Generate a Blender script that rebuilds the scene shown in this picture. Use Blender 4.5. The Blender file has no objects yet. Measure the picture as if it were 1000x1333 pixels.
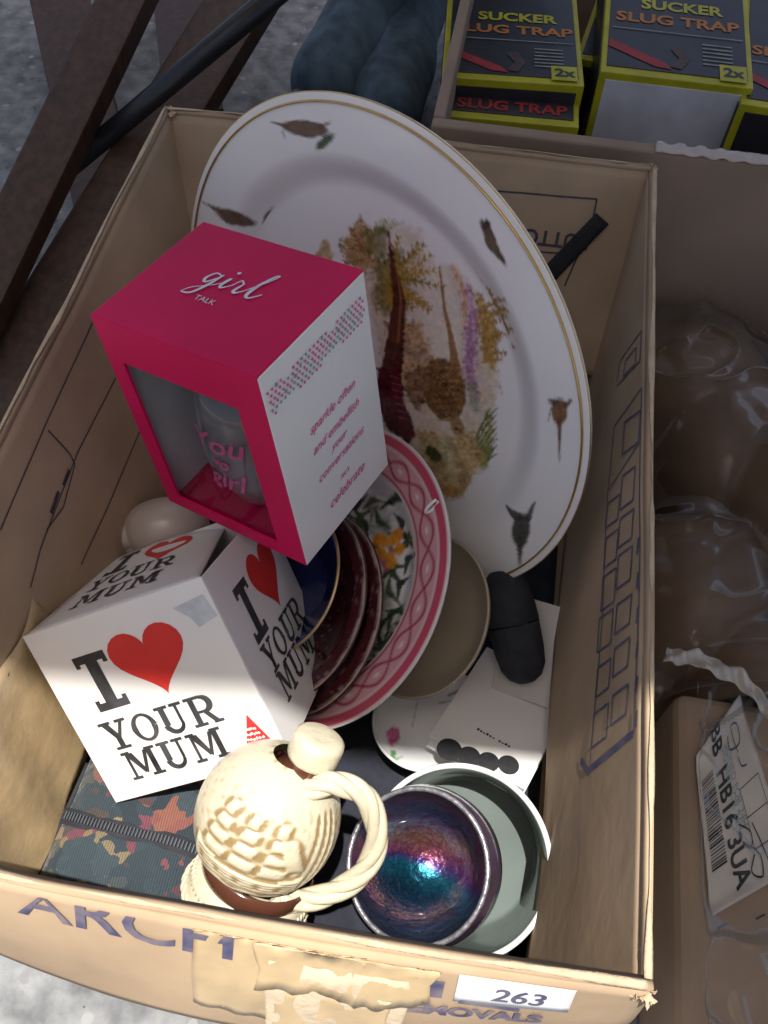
import bpy, bmesh, math, random
import numpy as np
from mathutils import Matrix, Vector
from mathutils.geometry import tessellate_polygon
random.seed(7); RNG = np.random.RandomState(11)
S = bpy.context.scene; COL = S.collection
nv = np.array
# ------------------------------------------------------------------ camera
CR = nv([[0.985795220531858, 0.15220314721479417, -0.07100693736852198],
         [0.16652284550115656, -0.8307267031926858, 0.531190442806353],
         [0.021861498181585247, -0.5354692769716327, -0.8442717147439759]])
CC = nv([0.07899657130451376, -0.3394263297682204, 0.7172347201174835]); FPX = 1150.0
cd = bpy.data.cameras.new('camera'); cam = bpy.data.objects.new('camera', cd); COL.objects.link(cam)
cam.matrix_world = Matrix([[CR[0, 0], -CR[0, 1], -CR[0, 2], CC[0]], [CR[1, 0], -CR[1, 1], -CR[1, 2], CC[1]],
                           [CR[2, 0], -CR[2, 1], -CR[2, 2], CC[2]], [0, 0, 0, 1]])
cd.sensor_fit = 'VERTICAL'; cd.sensor_height = 36; cd.sensor_width = 27; cd.lens = 36 * FPX / 1333
cd.clip_start = .01; cd.clip_end = 200
S.camera = cam
# ------------------------------------------------------------------ sky, sun, exposure
LDIR = nv([-.03, .12, -1.0]); LDIR = LDIR / np.linalg.norm(LDIR)       # the way sunlight travels
W = bpy.data.worlds.new('World'); S.world = W; W.use_nodes = True
nt = W.node_tree; bg = nt.nodes['Background']
sky = nt.nodes.new('ShaderNodeTexSky'); sky.sky_type = 'NISHITA'; sky.sun_disc = False
sky.sun_elevation = math.asin(-LDIR[2]); sky.sun_rotation = math.atan2(-LDIR[0], -LDIR[1])
nt.links.new(sky.outputs[0], bg.inputs[0]); bg.inputs[1].default_value = .112; sky.air_density = .7; sky.dust_density = 4.5; sky.ozone_density = .6
sl = bpy.data.lights.new('sun', 'SUN'); sl.energy = 5.0; sl.angle = math.radians(.6); sl.color = (1, .965, .91)
so = bpy.data.objects.new('sun', sl); COL.objects.link(so)
so.rotation_euler = Vector(LDIR).to_track_quat('-Z', 'Y').to_euler()
S.view_settings.view_transform = 'Standard'; S.view_settings.look = 'None'
S.view_settings.exposure = .52; S.view_settings.gamma = 1
S.cycles.max_bounces = 8; S.cycles.transparent_max_bounces = 12

# ------------------------------------------------------------------ helpers
def unit(v): v = nv(v, float); return v / np.linalg.norm(v)
def ray(px, py): return unit(CR @ nv([(px - 500) / FPX, (py - 666.5) / FPX, 1]))
def onplane(px, py, P, n):
    d = ray(px, py); return CC + d * (((nv(P) - CC) @ nv(n)) / (d @ nv(n)))
def onz(px, py, z): return onplane(px, py, (0, 0, z), (0, 0, 1))
def proj(P):
    q = (P - CC) @ CR
    return np.stack([500 + FPX * q[..., 0] / q[..., 2], 666.5 + FPX * q[..., 1] / q[..., 2]], -1)
def basis(n, hint=(0, 1, 0)):
    n = unit(n); u = unit(np.cross(hint, n)); return u, np.cross(n, u), n

def thing(name, label, cat, loc=(0, 0, 0), group=None):
    o = bpy.data.objects.new(name, None); COL.objects.link(o); o.location = Vector(loc)
    o.empty_display_size = .02
    o['label'] = label; o['category'] = cat
    if group: o['group'] = group
    return o
def worldloc(o):
    l = Vector((0, 0, 0))
    while o is not None:
        l += o.location; o = o.parent
    return l
def link(name, me, mat, parent=None, smooth=False, kind=None, label=None):
    o = bpy.data.objects.new(name, me); COL.objects.link(o)
    if mat is not None: me.materials.append(mat)
    if smooth:
        me.polygons.foreach_set('use_smooth', [True] * len(me.polygons))
    if parent is not None:                 # vertices are in world coordinates; make them local to the thing's base
        me.transform(Matrix.Translation(-worldloc(parent))); o.parent = parent
    if kind: o['kind'] = kind
    if label: o['label'] = label
    return o
def mesh(name, V, F, mat, parent=None, smooth=False, **k):
    me = bpy.data.meshes.new(name); me.from_pydata([tuple(map(float, v)) for v in V], [], [tuple(map(int, f)) for f in F]); me.update()
    return link(name, me, mat, parent, smooth, **k)
def tag(o, label, cat, group=None):
    o['label'] = label; o['category'] = cat
    if group: o['group'] = group
    return o
def frombm(name, bm, mat, parent=None, smooth=False, **k):
    me = bpy.data.meshes.new(name); bm.to_mesh(me); bm.free(); return link(name, me, mat, parent, smooth, **k)

def slab(name, C, R, size, mat, parent=None, bev=.0012, seg=2, jit=0, **k):
    """bevelled box: centre C, axes in the columns of R"""
    bm = bmesh.new(); bmesh.ops.create_cube(bm, size=1)
    for v in bm.verts:
        v.co = Vector((v.co.x * size[0], v.co.y * size[1], v.co.z * size[2]))
        if jit: v.co += Vector(RNG.randn(3) * jit)
    if bev: bmesh.ops.bevel(bm, geom=list(bm.edges) + list(bm.verts), offset=bev, segments=seg, affect='EDGES', profile=.6)
    M4 = Matrix([list(R[0]) + [C[0]], list(R[1]) + [C[1]], list(R[2]) + [C[2]], [0, 0, 0, 1]])
    bmesh.ops.transform(bm, matrix=M4, verts=bm.verts)
    return frombm(name, bm, mat, parent, smooth=False, **k)

def sheet(name, fn, nu, nv_, th, mat, parent=None, smooth=True, **k):
    """a warped board or paper: fn(u, v) gives its face, th its thickness behind the face"""
    u, v = np.meshgrid(np.linspace(0, 1, nu), np.linspace(0, 1, nv_), indexing='ij')
    P = fn(u, v); e = 1e-3
    du = fn(np.clip(u + e, 0, 1), v) - fn(np.clip(u - e, 0, 1), v); dv = fn(u, np.clip(v + e, 0, 1)) - fn(u, np.clip(v - e, 0, 1))
    N = np.cross(du, dv); N /= np.linalg.norm(N, axis=-1, keepdims=True) + 1e-12
    Q = P - N * th
    V = np.concatenate([P.reshape(-1, 3), Q.reshape(-1, 3)]); n = nu * nv_; F = []
    id_ = lambda i, j: i * nv_ + j
    for i in range(nu - 1):
        for j in range(nv_ - 1):
            a, b, c, d = id_(i, j), id_(i + 1, j), id_(i + 1, j + 1), id_(i, j + 1)
            F.append((a, b, c, d)); F.append((d + n, c + n, b + n, a + n))
    for i in range(nu - 1):
        a, b = id_(i, 0), id_(i + 1, 0); F.append((b, a, a + n, b + n))
        a, b = id_(i, nv_ - 1), id_(i + 1, nv_ - 1); F.append((a, b, b + n, a + n))
    for j in range(nv_ - 1):
        a, b = id_(0, j), id_(0, j + 1); F.append((a, b, b + n, a + n))
        a, b = id_(nu - 1, j), id_(nu - 1, j + 1); F.append((b, a, a + n, b + n))
    o = mesh(name, V, F, mat, parent, smooth, **k)
    return o

def lathe(name, prof, C, axis, mat, parent=None, n=64, hint=(0, 1, 0), close=False, **k):
    u, w, a = basis(axis, hint); V = []; F = []; m = len(prof)
    for i in range(n):
        t = 2 * math.pi * i / n; d = u * math.cos(t) + w * math.sin(t)
        for r, z in prof: V.append(nv(C) + d * r + a * z)
    rng = m if close else m - 1
    for i in range(n):
        j = (i + 1) % n
        for q in range(rng):
            p = (q + 1) % m; F.append((i * m + q, j * m + q, j * m + p, i * m + p))
    return mesh(name, V, F, mat, parent, True, **k)

def tube(name, pts, rad, mat, parent=None, n=10, closed=False, **k):
    V, F = tube_geo(pts, rad, n, closed); return mesh(name, V, F, mat, parent, True, **k)
def tube_geo(pts, rad, n=10, closed=False):
    pts = nv(pts, float); m = len(pts); rad = np.broadcast_to(rad, m); V = []; F = []; prev = None
    for i in range(m):
        t = unit(pts[(i + 1) % m] - pts[i - 1]) if closed else unit(pts[min(i + 1, m - 1)] - pts[max(i - 1, 0)])
        if prev is None: prev = unit(np.cross(t, (.31, .52, .8)))
        prev = unit(prev - t * (prev @ t)); b = np.cross(t, prev)
        for q in range(n):
            a = 2 * math.pi * q / n; V.append(pts[i] + rad[i] * (prev * math.cos(a) + b * math.sin(a)))
    for i in range(m if closed else m - 1):
        j = (i + 1) % m
        for q in range(n):
            r = (q + 1) % n; F.append((i * n + q, i * n + r, j * n + r, j * n + q))
    if not closed:
        F.append(tuple(range(n))[::-1]); F.append(tuple((m - 1) * n + q for q in range(n)))
    return V, F
def spline(P, n=40, closed=False):
    P = nv(P, float); m = len(P); out = []
    segs = m if closed else m - 1
    for s in range(segs):
        p0, p1, p2, p3 = (P[(s - 1) % m], P[s], P[(s + 1) % m], P[(s + 2) % m]) if closed else (P[max(s - 1, 0)], P[s], P[s + 1], P[min(s + 2, m - 1)])
        k = max(2, n // segs)
        for i in range(k):
            t = i / k; out.append(.5 * (2 * p1 + (p2 - p0) * t + (2 * p0 - 5 * p1 + 4 * p2 - p3) * t * t + (3 * p1 - p0 - 3 * p2 + p3) * t ** 3))
    if not closed: out.append(P[-1])
    return nv(out)

# --- flat print: 2-D loops laid on a surface through a mapper f(x, y, lift) -> point
def planar(o, ux, uy, n=None):
    o, ux, uy = nv(o, float), nv(ux, float), nv(uy, float); n = unit(np.cross(ux, uy)) if n is None else nv(n)
    return lambda x, y, l=0: o + ux * x + uy * y + n * l
def decal(name, loops, f, mat, parent, lift=.0004, **k):
    V = []; F = []
    for q, L in enumerate(loops):
        b = len(V); l = lift + (q % 40) * 1.2e-5
        V += [f(x, y, l) for x, y in L]
        if len(L) <= 4: F.append(tuple(range(b, b + len(L))))
        else:
            for t in tessellate_polygon([[Vector((x, y, 0)) for x, y in L]]): F.append(tuple(b + i for i in t))
    return mesh(name, V, F, mat, parent, **k)
def stroke(pts, w):
    pts = nv(pts, float); m = len(pts); w = np.broadcast_to(w, m); A = []; B = []
    for i in range(m):
        t = unit(pts[min(i + 1, m - 1)] - pts[max(i - 1, 0)]); nn = nv([-t[1], t[0]])
        A.append(pts[i] + nn * w[i] / 2); B.append(pts[i] - nn * w[i] / 2)
    return [[tuple(A[i]), tuple(B[i]), tuple(B[i + 1]), tuple(A[i + 1])] for i in range(m - 1)]
def rect(x0, y0, x1, y1): return [(x0, y0), (x1, y0), (x1, y1), (x0, y1)]
def text_loops(s, size, shear=0, bold=0, align='CENTER'):
    cu = bpy.data.curves.new('writing', 'FONT'); cu.body = s; cu.size = size; cu.shear = shear; cu.offset = bold
    cu.align_x = align; cu.align_y = 'CENTER'; cu.resolution_u = 3
    ob = bpy.data.objects.new('writing', cu); COL.objects.link(ob)
    dg = bpy.context.evaluated_depsgraph_get(); dg.update()
    me = bpy.data.meshes.new_from_object(ob.evaluated_get(dg))
    L = [[tuple(me.vertices[i].co[:2]) for i in p.vertices] for p in me.polygons]
    bpy.data.objects.remove(ob); bpy.data.curves.remove(cu); bpy.data.meshes.remove(me)
    return L
def shift(L, dx, dy, s=1, rot=0):
    c, n = math.cos(rot), math.sin(rot)
    return [[(dx + s * (c * x - n * y), dy + s * (n * x + c * y)) for x, y in l] for l in L]
def flat_text(name, s, size, f, x, y, mat, parent, shear=0, bold=0, rot=0, sx=1, lift=.0004):
    L = shift([[(a * sx, b) for a, b in l] for l in text_loops(s, size, shear, bold)], x, y, 1, rot)
    V = []; F = []
    for l in L:
        b = len(V); V += [f(px, py, lift) for px, py in l]; F.append(tuple(range(b, b + len(l))))
    return mesh(name, V, F, mat, parent)
# typewriter slab-serif capitals, cap height 1
def arc(cx, cy, rx, ry, a0, a1, n=14): return [(cx + rx * math.cos(math.radians(a0 + (a1 - a0) * i / n)), cy + ry * math.sin(math.radians(a0 + (a1 - a0) * i / n))) for i in range(n + 1)]
GL = {
 'I': (.62, [rect(.2, .1, .42, .9), rect(.02, .86, .6, 1.0), rect(.02, 0, .6, .14), rect(.02, .8, .1, .9), rect(.52, .8, .6, .9), rect(.02, .1, .1, .2), rect(.52, .1, .6, .2)]),
 'Y': (.95, [[(.1, .92), (.34, .92), (.56, .46), (.38, .4)], [(.72, .92), (.84, .92), (.56, .38), (.46, .44)], rect(.38, .08, .57, .46), rect(.22, 0, .74, .1), rect(.0, .9, .42, 1), rect(.58, .9, .95, 1)]),
 'O': (.92, stroke(arc(.45, .5, .34, .43, 0, 360, 28), [.2 - .1 * abs(math.sin(math.radians(i * 360 / 28))) for i in range(29)])),
 'U': (.95, [rect(.12, .34, .32, .93), rect(.66, .34, .76, .93), rect(0, .9, .45, 1), rect(.52, .9, .92, 1)] + stroke(arc(.44, .34, .27, .28, 180, 360, 14), [.2 - .1 * i / 14 for i in range(15)])),
 'R': (.98, [rect(.12, .08, .31, .93), rect(0, 0, .45, .1), rect(0, .9, .55, 1), [(.42, .48), (.6, .48), (.86, .08), (.66, .08)], rect(.66, 0, .98, .1), rect(.31, .42, .55, .51)] + stroke(arc(.52, .7, .25, .24, -90, 90, 12), [.09 + .12 * math.sin(math.pi * i / 12) for i in range(13)])),
 'M': (1.18, [rect(.12, .08, .22, .92), rect(.86, .08, 1.05, .92), [(.12, .93), (.38, .93), (.64, .22), (.52, .16)], [(.76, .93), (.9, .93), (.62, .12), (.54, .2)], rect(0, 0, .36, .1), rect(.74, 0, 1.18, .1), rect(0, .9, .3, 1), rect(.82, .9, 1.18, 1)]),
}
def slabword(s, h, gap=.06):
    L = []; x = 0
    for c in s:
        w, g = GL[c]; L += shift(g, x, 0); x += w + gap
    return shift([[(a - x / 2, b - .5) for a, b in l] for l in L], 0, 0, h)
def heart(n=40):
    out = []
    for i in range(n):
        t = 2 * math.pi * i / n; out.append((16 * math.sin(t) ** 3 / 32, (13 * math.cos(t) - 5 * math.cos(2 * t) - 2 * math.cos(3 * t) - math.cos(4 * t) + 2.5) / 32))
    return out

# ------------------------------------------------------------------ materials
def M(name, col, rough=.6, var=.12, scale=30, bump=0, bscale=300, metal=0, coat=0, vcol=False, spec=.5, col2=None, trans=0, stretch=None, detail=6, sheen=0):
    m = bpy.data.materials.new(name); m.use_nodes = True; t = m.node_tree; b = t.nodes['Principled BSDF']
    b.inputs['Roughness'].default_value = rough; b.inputs['Metallic'].default_value = metal
    b.inputs['Coat Weight'].default_value = coat; b.inputs['Coat Roughness'].default_value = .08
    b.inputs['Specular IOR Level'].default_value = spec; b.inputs['Transmission Weight'].default_value = trans
    b.inputs['Sheen Weight'].default_value = sheen
    tc = t.nodes.new('ShaderNodeTexCoord'); src = tc.outputs['Object']
    if stretch:
        mp = t.nodes.new('ShaderNodeMapping'); mp.inputs['Scale'].default_value = stretch
        t.links.new(src, mp.inputs[0]); src = mp.outputs[0]
    nz = t.nodes.new('ShaderNodeTexNoise'); nz.inputs['Scale'].default_value = scale; nz.inputs['Detail'].default_value = detail
    t.links.new(src, nz.inputs['Vector'])
    mx = t.nodes.new('ShaderNodeMix'); mx.data_type = 'RGBA'
    c = nv(col); d = nv(col2) if col2 is not None else None
    mr = t.nodes.new('ShaderNodeMapRange'); mr.inputs[1].default_value = .3; mr.inputs[2].default_value = .7
    t.links.new(nz.outputs['Fac'], mr.inputs[0]); t.links.new(mr.outputs[0], mx.inputs['Factor'])
    lo = np.clip(c * (1 - var), 0, 1); hi = np.clip(c * (1 + var), 0, 1) if d is None else d
    if vcol:
        at = t.nodes.new('ShaderNodeVertexColor'); at.layer_name = 'paint'; t.links.new(at.outputs[0], b.inputs['Base Color'])
    else:
        mx.inputs['A'].default_value = (*lo, 1); mx.inputs['B'].default_value = (*hi, 1)
        t.links.new(mx.outputs['Result'], b.inputs['Base Color'])
    if bump:
        n2 = t.nodes.new('ShaderNodeTexNoise'); n2.inputs['Scale'].default_value = bscale; n2.inputs['Detail'].default_value = 4
        t.links.new(src, n2.inputs['Vector'])
        bp = t.nodes.new('ShaderNodeBump'); bp.inputs['Strength'].default_value = bump; bp.inputs['Distance'].default_value = .002
        t.links.new(n2.outputs['Fac'], bp.inputs['Height']); t.links.new(bp.outputs[0], b.inputs['Normal'])
    return m
KRAFT = M('kraft board', (.40, .285, .178), .82, .19, 11, .14, 90, detail=10)
KRAFT_EDGE = M('worn board edge', (.50, .38, .25), .9, .16, 60, .5, 300)
KRAFT_DK = M('dull brown carton', (.21, .135, .085), .7, .16, 16, .2, 80)
TAPE = M('buff packing tape', (.47, .345, .19), .38, .14, 40, .35, 70, coat=.3)
INKBLUE = M('blue print', (.07, .08, .19), .8, .35, 60, col2=(.16, .14, .19), detail=8)
INKFADE = M('smeared blue print', (.05, .06, .17), .8, .35, 70, col2=(.24, .19, .19), detail=9)
INKDK = M('dark board print', (.05, .045, .06), .8, .3, 200)
WHITECARD = M('white card', (.80, .785, .755), .5, .035, 14, .03, 60, coat=.1)
BLACKINK = M('black print', (.02, .02, .022), .55, .3, 260)
WORNINK = M('worn black print', (.018, .018, .02), .55, .3, 55, col2=(.075, .075, .08), detail=9)
REDINK = M('red print', (.66, .035, .03), .5, .06, 50)
PINK = M('hot pink card', (.60, .004, .082), .5, .12, 9, .06, 40, spec=.25)
PINKINK = M('pink print', (.66, .10, .27), .6, .2, 300)
GREYINK = M('grey teal print', (.22, .33, .36), .6, .2, 300)
SILVER = M('silver foil print', (.72, .70, .72), .35, .1, 300, metal=.3)
GREYSTAIN = M('grey label residue', (.52, .57, .58), .6, .12, 120)
PAPER = M('white label paper', (.80, .79, .77), .6, .03, 40, .05, 90)

# value noise for painted glaze
def vnoise(x, y, seed=0):
    def h(i, j):
        n = (i * 374761393 + j * 668265263 + seed * 1442695041) & 0xFFFFFFFF
        n = ((n ^ (n >> 13)) * 1274126177) & 0xFFFFFFFF
        return ((n ^ (n >> 16)) & 0xFFFF) / 65535.0
    xi = np.floor(x).astype(np.int64); yi = np.floor(y).astype(np.int64); fx = x - xi; fy = y - yi
    fx = fx * fx * (3 - 2 * fx); fy = fy * fy * (3 - 2 * fy)
    return (h(xi, yi) * (1 - fx) + h(xi + 1, yi) * fx) * (1 - fy) + (h(xi, yi + 1) * (1 - fx) + h(xi + 1, yi + 1) * fx) * fy
def fbm(x, y, seed=0): return .5 * vnoise(x, y, seed) + .3 * vnoise(2.1 * x, 2.1 * y, seed + 5) + .2 * vnoise(4.3 * x, 4.3 * y, seed + 9)
class Paint:
    """colours for points (x, y): soft polygons, tapering strokes and ellipses laid one over the other"""
    def __init__(s, x, y, base):
        s.x, s.y = x, y; s.c = np.tile(nv(base, float), (len(x), 1)); s.n1 = fbm(x / 9, y / 9, 1) - .5; s.n2 = fbm(x / 4, y / 4, 3) - .5; s.n3 = fbm(x / 22, y / 22, 7) - .5
    def lay(s, m, col, vary=.5):
        m = np.clip(m, 0, 1)[:, None]; c = nv(col)[None] * (1 + vary * 2 * s.n2[:, None] + vary * s.n1[:, None]); s.c = s.c * (1 - m) + np.clip(c, 0, 1) * m
    def dpoly(s, P):
        P = nv(P, float); d = np.full(len(s.x), 1e9); ins = np.zeros(len(s.x), bool)
        for i in range(len(P)):
            (x0, y0), (x1, y1) = P[i - 1], P[i]; ex, ey = x1 - x0, y1 - y0
            t = np.clip(((s.x - x0) * ex + (s.y - y0) * ey) / (ex * ex + ey * ey + 1e-9), 0, 1)
            d = np.minimum(d, np.hypot(s.x - x0 - t * ex, s.y - y0 - t * ey))
            with np.errstate(divide='ignore', invalid='ignore'):
                ins ^= ((y0 > s.y) != (y1 > s.y)) & (s.x < (x1 - x0) * (s.y - y0) / (y1 - y0 + 1e-12) + x0)
        return np.where(ins, -d, d)
    def poly(s, P, col, a=1, soft=3, rag=8, vary=.5, patch=0):
        d = s.dpoly(P) + rag * 2 * s.n1 + rag * s.n2
        m = a * np.clip(.5 - d / soft, 0, 1)
        if patch: m = m * np.clip(.6 + patch * (s.n3 + .5 * s.n1) * 3, 0, 1)
        s.lay(m, col, vary)
    def line(s, P, w, col, a=1, soft=2, rag=1, vary=.4):
        P = nv(P, float); w = np.interp(np.linspace(0, 1, len(P)), np.linspace(0, 1, len(np.atleast_1d(w))), np.atleast_1d(w)); best = np.full(len(s.x), 1e9)
        for i in range(len(P) - 1):
            (x0, y0), (x1, y1) = P[i], P[i + 1]; ex, ey = x1 - x0, y1 - y0
            t = np.clip(((s.x - x0) * ex + (s.y - y0) * ey) / (ex * ex + ey * ey + 1e-9), 0, 1)
            best = np.minimum(best, np.hypot(s.x - x0 - t * ex, s.y - y0 - t * ey) - (w[i] + t * (w[i + 1] - w[i])) / 2)
        s.lay(a * np.clip(.5 - (best + rag * s.n2 * 2) / soft, 0, 1), col, vary)
    def ell(s, cx, cy, rx, ry, rot, col, a=1, soft=2.5, rag=2, vary=.5):
        c, n = math.cos(math.radians(rot)), math.sin(math.radians(rot)); X = (s.x - cx) * c + (s.y - cy) * n; Y = -(s.x - cx) * n + (s.y - cy) * c
        d = (np.hypot(X / rx, Y / ry) - 1) * min(rx, ry) + rag * 2 * s.n1
        s.lay(a * np.clip(.5 - d / soft, 0, 1), col, vary)
def set_paint(o, rgb):
    me = o.data; at = me.color_attributes.new('paint', 'FLOAT_COLOR', 'POINT')
    at.data.foreach_set('color', np.concatenate([rgb, np.ones((len(rgb), 1))], 1).astype(np.float32).ravel())

# ================================================================== SETTING: ground
GROUND = M('gritty concrete', (.17, .175, .18), .85, .35, 48, .9, 110, col2=(.28, .285, .285), detail=12)
def make_ground_mat():
    t = GROUND.node_tree; b = t.nodes['Principled BSDF']; tc = t.nodes['Texture Coordinate']
    vo = t.nodes.new('ShaderNodeTexVoronoi'); vo.inputs['Scale'].default_value = 95; vo.feature = 'F1'
    t.links.new(tc.outputs['Object'], vo.inputs['Vector'])
    sep = t.nodes.new('ShaderNodeSeparateColor'); t.links.new(vo.outputs['Color'], sep.inputs[0])
    r = t.nodes.new('ShaderNodeValToRGB'); r.color_ramp.elements[0].position = .8; r.color_ramp.elements[1].position = .95
    t.links.new(sep.outputs[0], r.inputs[0])
    d = t.nodes.new('ShaderNodeMath'); d.operation = 'LESS_THAN'; d.inputs[1].default_value = .42; t.links.new(vo.outputs['Distance'], d.inputs[0])
    mu = t.nodes.new('ShaderNodeMath'); mu.operation = 'MULTIPLY'; t.links.new(r.outputs[0], mu.inputs[0]); t.links.new(d.outputs[0], mu.inputs[1])
    mx = t.nodes.new('ShaderNodeMix'); mx.data_type = 'RGBA'; old = b.inputs['Base Color'].links[0].from_socket
    t.links.new(old, mx.inputs['A']); t.links.new(mu.outputs[0], mx.inputs['Factor'])
    r2 = t.nodes.new('ShaderNodeValToRGB'); r2.color_ramp.elements[0].color = (.10, .10, .11, 1); r2.color_ramp.elements[1].color = (.40, .395, .38, 1)
    t.links.new(sep.outputs[1], r2.inputs[0]); t.links.new(r2.outputs[0], mx.inputs['B']); t.links.new(mx.outputs['Result'], b.inputs['Base Color'])
make_ground_mat()
def ground_fn():
    n = 140; xs = np.sign(np.linspace(-1, 1, n)) * np.abs(np.linspace(-1, 1, n)) ** 3 * 40; V = []; F = []
    X, Y = np.meshgrid(xs, xs + .2, indexing='ij'); Z = .004 * (fbm(X * 14 + 300, Y * 14 + 300, 2) - .5) - .004
    V = np.stack([X, Y, Z], -1).reshape(-1, 3)
    for i in range(n - 1):
        for j in range(n - 1): F.append((i * n + j, (i + 1) * n + j, (i + 1) * n + j + 1, i * n + j + 1))
    o = mesh('ground', V, F, GROUND, None, True, kind='structure'); return o
ground_fn()
# loose chippings on the concrete (nobody could count them)
def chips():
    V = []; F = []
    for i in range(700):
        if i < 350: x, y = RNG.uniform(-.45, .5), RNG.uniform(-.62, -.3)
        else: x, y = RNG.uniform(-.8, .1), RNG.uniform(.3, 1.3)
        r = .0007 + .0016 * RNG.rand() ** 3; b = len(V)
        for k in range(5):
            a = k * 1.257 + RNG.rand() * .6; V.append((x + r * math.cos(a), y + r * math.sin(a), -.003))
        V.append((x + r * .2, y, r * .7)); F += [(b + k, b + (k + 1) % 5, b + 5) for k in range(5)]
    mesh('loose_grit', V, F, M('stone grit', (.3, .29, .28), .9, .5, 70), None, kind='stuff')
chips()

# ================================================================== added, unseen canopy whose shade lies over the back of the box
def occluder():
    m = bpy.data.materials.new('thin canopy cloth'); m.use_nodes = True; t = m.node_tree
    for n in list(t.nodes): t.nodes.remove(n)
    out = t.nodes.new('ShaderNodeOutputMaterial'); tl = t.nodes.new('ShaderNodeBsdfTranslucent')
    df = t.nodes.new('ShaderNodeBsdfDiffuse'); df.inputs[0].default_value = (.30, .29, .27, 1); tl.inputs[0].default_value = (.10, .095, .085, 1)
    a = t.nodes.new('ShaderNodeAddShader'); t.links.new(df.outputs[0], a.inputs[0]); t.links.new(tl.outputs[0], a.inputs[1]); t.links.new(a.outputs[0], out.inputs[0])
    up = lambda P: nv(P) - LDIR * ((2.0 - P[2]) / (-LDIR[2]))
    a1, a2 = up((.2, -.150, .28)), up((-.15, -.170, .22)); e = unit(a1 - a2)
    root = thing('added_occluder', 'unseen added cloth canopy stretched over the back of the boxes, above the frame', 'occluder', (a1[0], a1[1], 2.0))
    def fn(u, v):
        P = a1[None, None] + e[None, None] * ((u - .5) * 4.4)[..., None] + nv([0, 1, 0]) * (v * 1.22)[..., None]
        P[..., 2] += .04 * np.sin(u * 9) * np.sin(v * 3.14); return P
    sheet('cloth', fn, 24, 8, .001, m, root)
    b1 = up((.226, -.2, .2))
    def fn2(u, v): return np.stack([b1[0] + 1.9 * u, a1[1] + .01 - 1.1 * v + .1 * u, 1.985 + .02 * np.sin(u * 9) * np.sin(v * 3.14)], -1)
    sheet('side_occluder', fn2, 16, 8, .001, m, root)  # second added cloth, out of view, keeps sun off the carton at right
    met = M('canopy pole metal', (.4, .4, .42), .4, .05, 30, metal=.8)
    for q in (-.5, .5):
        for d in (.1, 1.1):
            p = a1 + e * q * 4.3 + nv([0, d, 0]); tube('pole', [(p[0], p[1], 0), (p[0], p[1], 1.99)], .018, met, root)
occluder()

# ================================================================== MAIN CARDBOARD BOX
BW, BD, BH = .40, .5794, .28; HX, HY = BW / 2, BD / 2
box = thing('cardboard_box', 'open brown cardboard removal box in the middle, packed with crockery and gift boxes', 'cardboard box', (0, 0, 0))
def wob(a, b, s, amp): return amp * (1.5 * (vnoise(a * 4 + s * 17 + 50, b * 3 + s * 31 + 50, s) - .5) + .3 * (vnoise(a * 13 + s * 17 + 50, b * 9 + s * 31 + 50, s) - .5))
R0 = .0034
def wallfn(axis, sign, seed, fold=1):
    """wall from the ground up, rolled over the rim; u along, v up"""
    L = HY if axis == 'x' else HX; Hf = HX if axis == 'x' else HY
    def fn(u, v):
        a = (u * 2 - 1) * (L - .001); s = v * (BH + math.pi * R0); up = np.minimum(s, BH) if fold else s; ph = np.clip((s - BH) / R0, 0, math.pi) * fold
        off = Hf - R0 + R0 * np.cos(ph) + wob(u, v, seed, .003) * np.sin(np.pi * u)
        if axis == 'y' and sign < 0: off = off + .006 * np.sin(np.pi * u)
        z = up - R0 + R0 * np.sin(ph) + wob(u * 1.2, u * 0, seed + 3, .0016) * (v > .5) + .004
        if axis == 'x': return np.stack([sign * off, a * sign if False else a, z], -1)
        return np.stack([a, sign * off, z], -1)
    return fn
def flapfn(axis, sign, depth, th, seed, endin=.004):
    ws = {('x', 1): 21, ('x', -1): 22, ('y', 1): 23, ('y', -1): 24}[(axis, sign)]
    """inner flap hanging from the rim, turned in by th(u) radians; u along, v down"""
    L = (HY if axis == 'x' else HX) - endin; Hf = (HX if axis == 'x' else HY) - 2 * R0 + .0003
    def fn(u, v):
        a = (u * 2 - 1) * L; t = th(u); d = v * depth
        off = Hf - d * np.sin(t) + wob(u * 1.3, v, seed, .0035) * v + wob(u, 1 + 0 * v, ws, .003) * np.sin(np.pi * u); z = BH - R0 + .004 + wob(u * 1.2, u * 0, ws + 3, .0016) - d * np.cos(t)
        if axis == 'y' and sign < 0: off = off + .006 * np.sin(np.pi * u)
        if axis == 'x': return np.stack([sign * off, a, z], -1)
        return np.stack([a, sign * off, z], -1)
    return fn
def flip(fn): return lambda u, v: fn(1 - u, v)
rad = math.radians
F_right = flapfn('x', 1, .20, lambda u: rad(6) - rad(3.5) * u, 3)
F_left = flapfn('x', -1, .20, lambda u: rad(12) + 0 * u, 5)
F_back = flapfn('y', 1, .17, lambda u: rad(27) + 0 * u, 7)
F_front = flapfn('y', -1, .16, lambda u: -rad(1) * np.sin(np.pi * np.clip(u, 0, 1)), 9)
def orient(fn, want):
    P, A, B = (fn(nv([[x]]), nv([[y]]))[0, 0] for x, y in ((.5, .5), (.51, .5), (.5, .51)))
    return fn if np.cross(A - P, B - P) @ nv(want) > 0 else flip(fn)
for ax, sg, fl, sd in (('x', 1, F_right, 21), ('x', -1, F_left, 22), ('y', 1, F_back, 23), ('y', -1, F_front, 24)):
    out = (sg, 0, 0) if ax == 'x' else (0, sg, 0)
    sheet('wall', orient(wallfn(ax, sg, sd), out), 60, 40, .004, KRAFT, box)
    sheet('flap', orient(fl, (-out[0], -out[1], .01)), 60, 24, .004, KRAFT, box)
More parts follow.
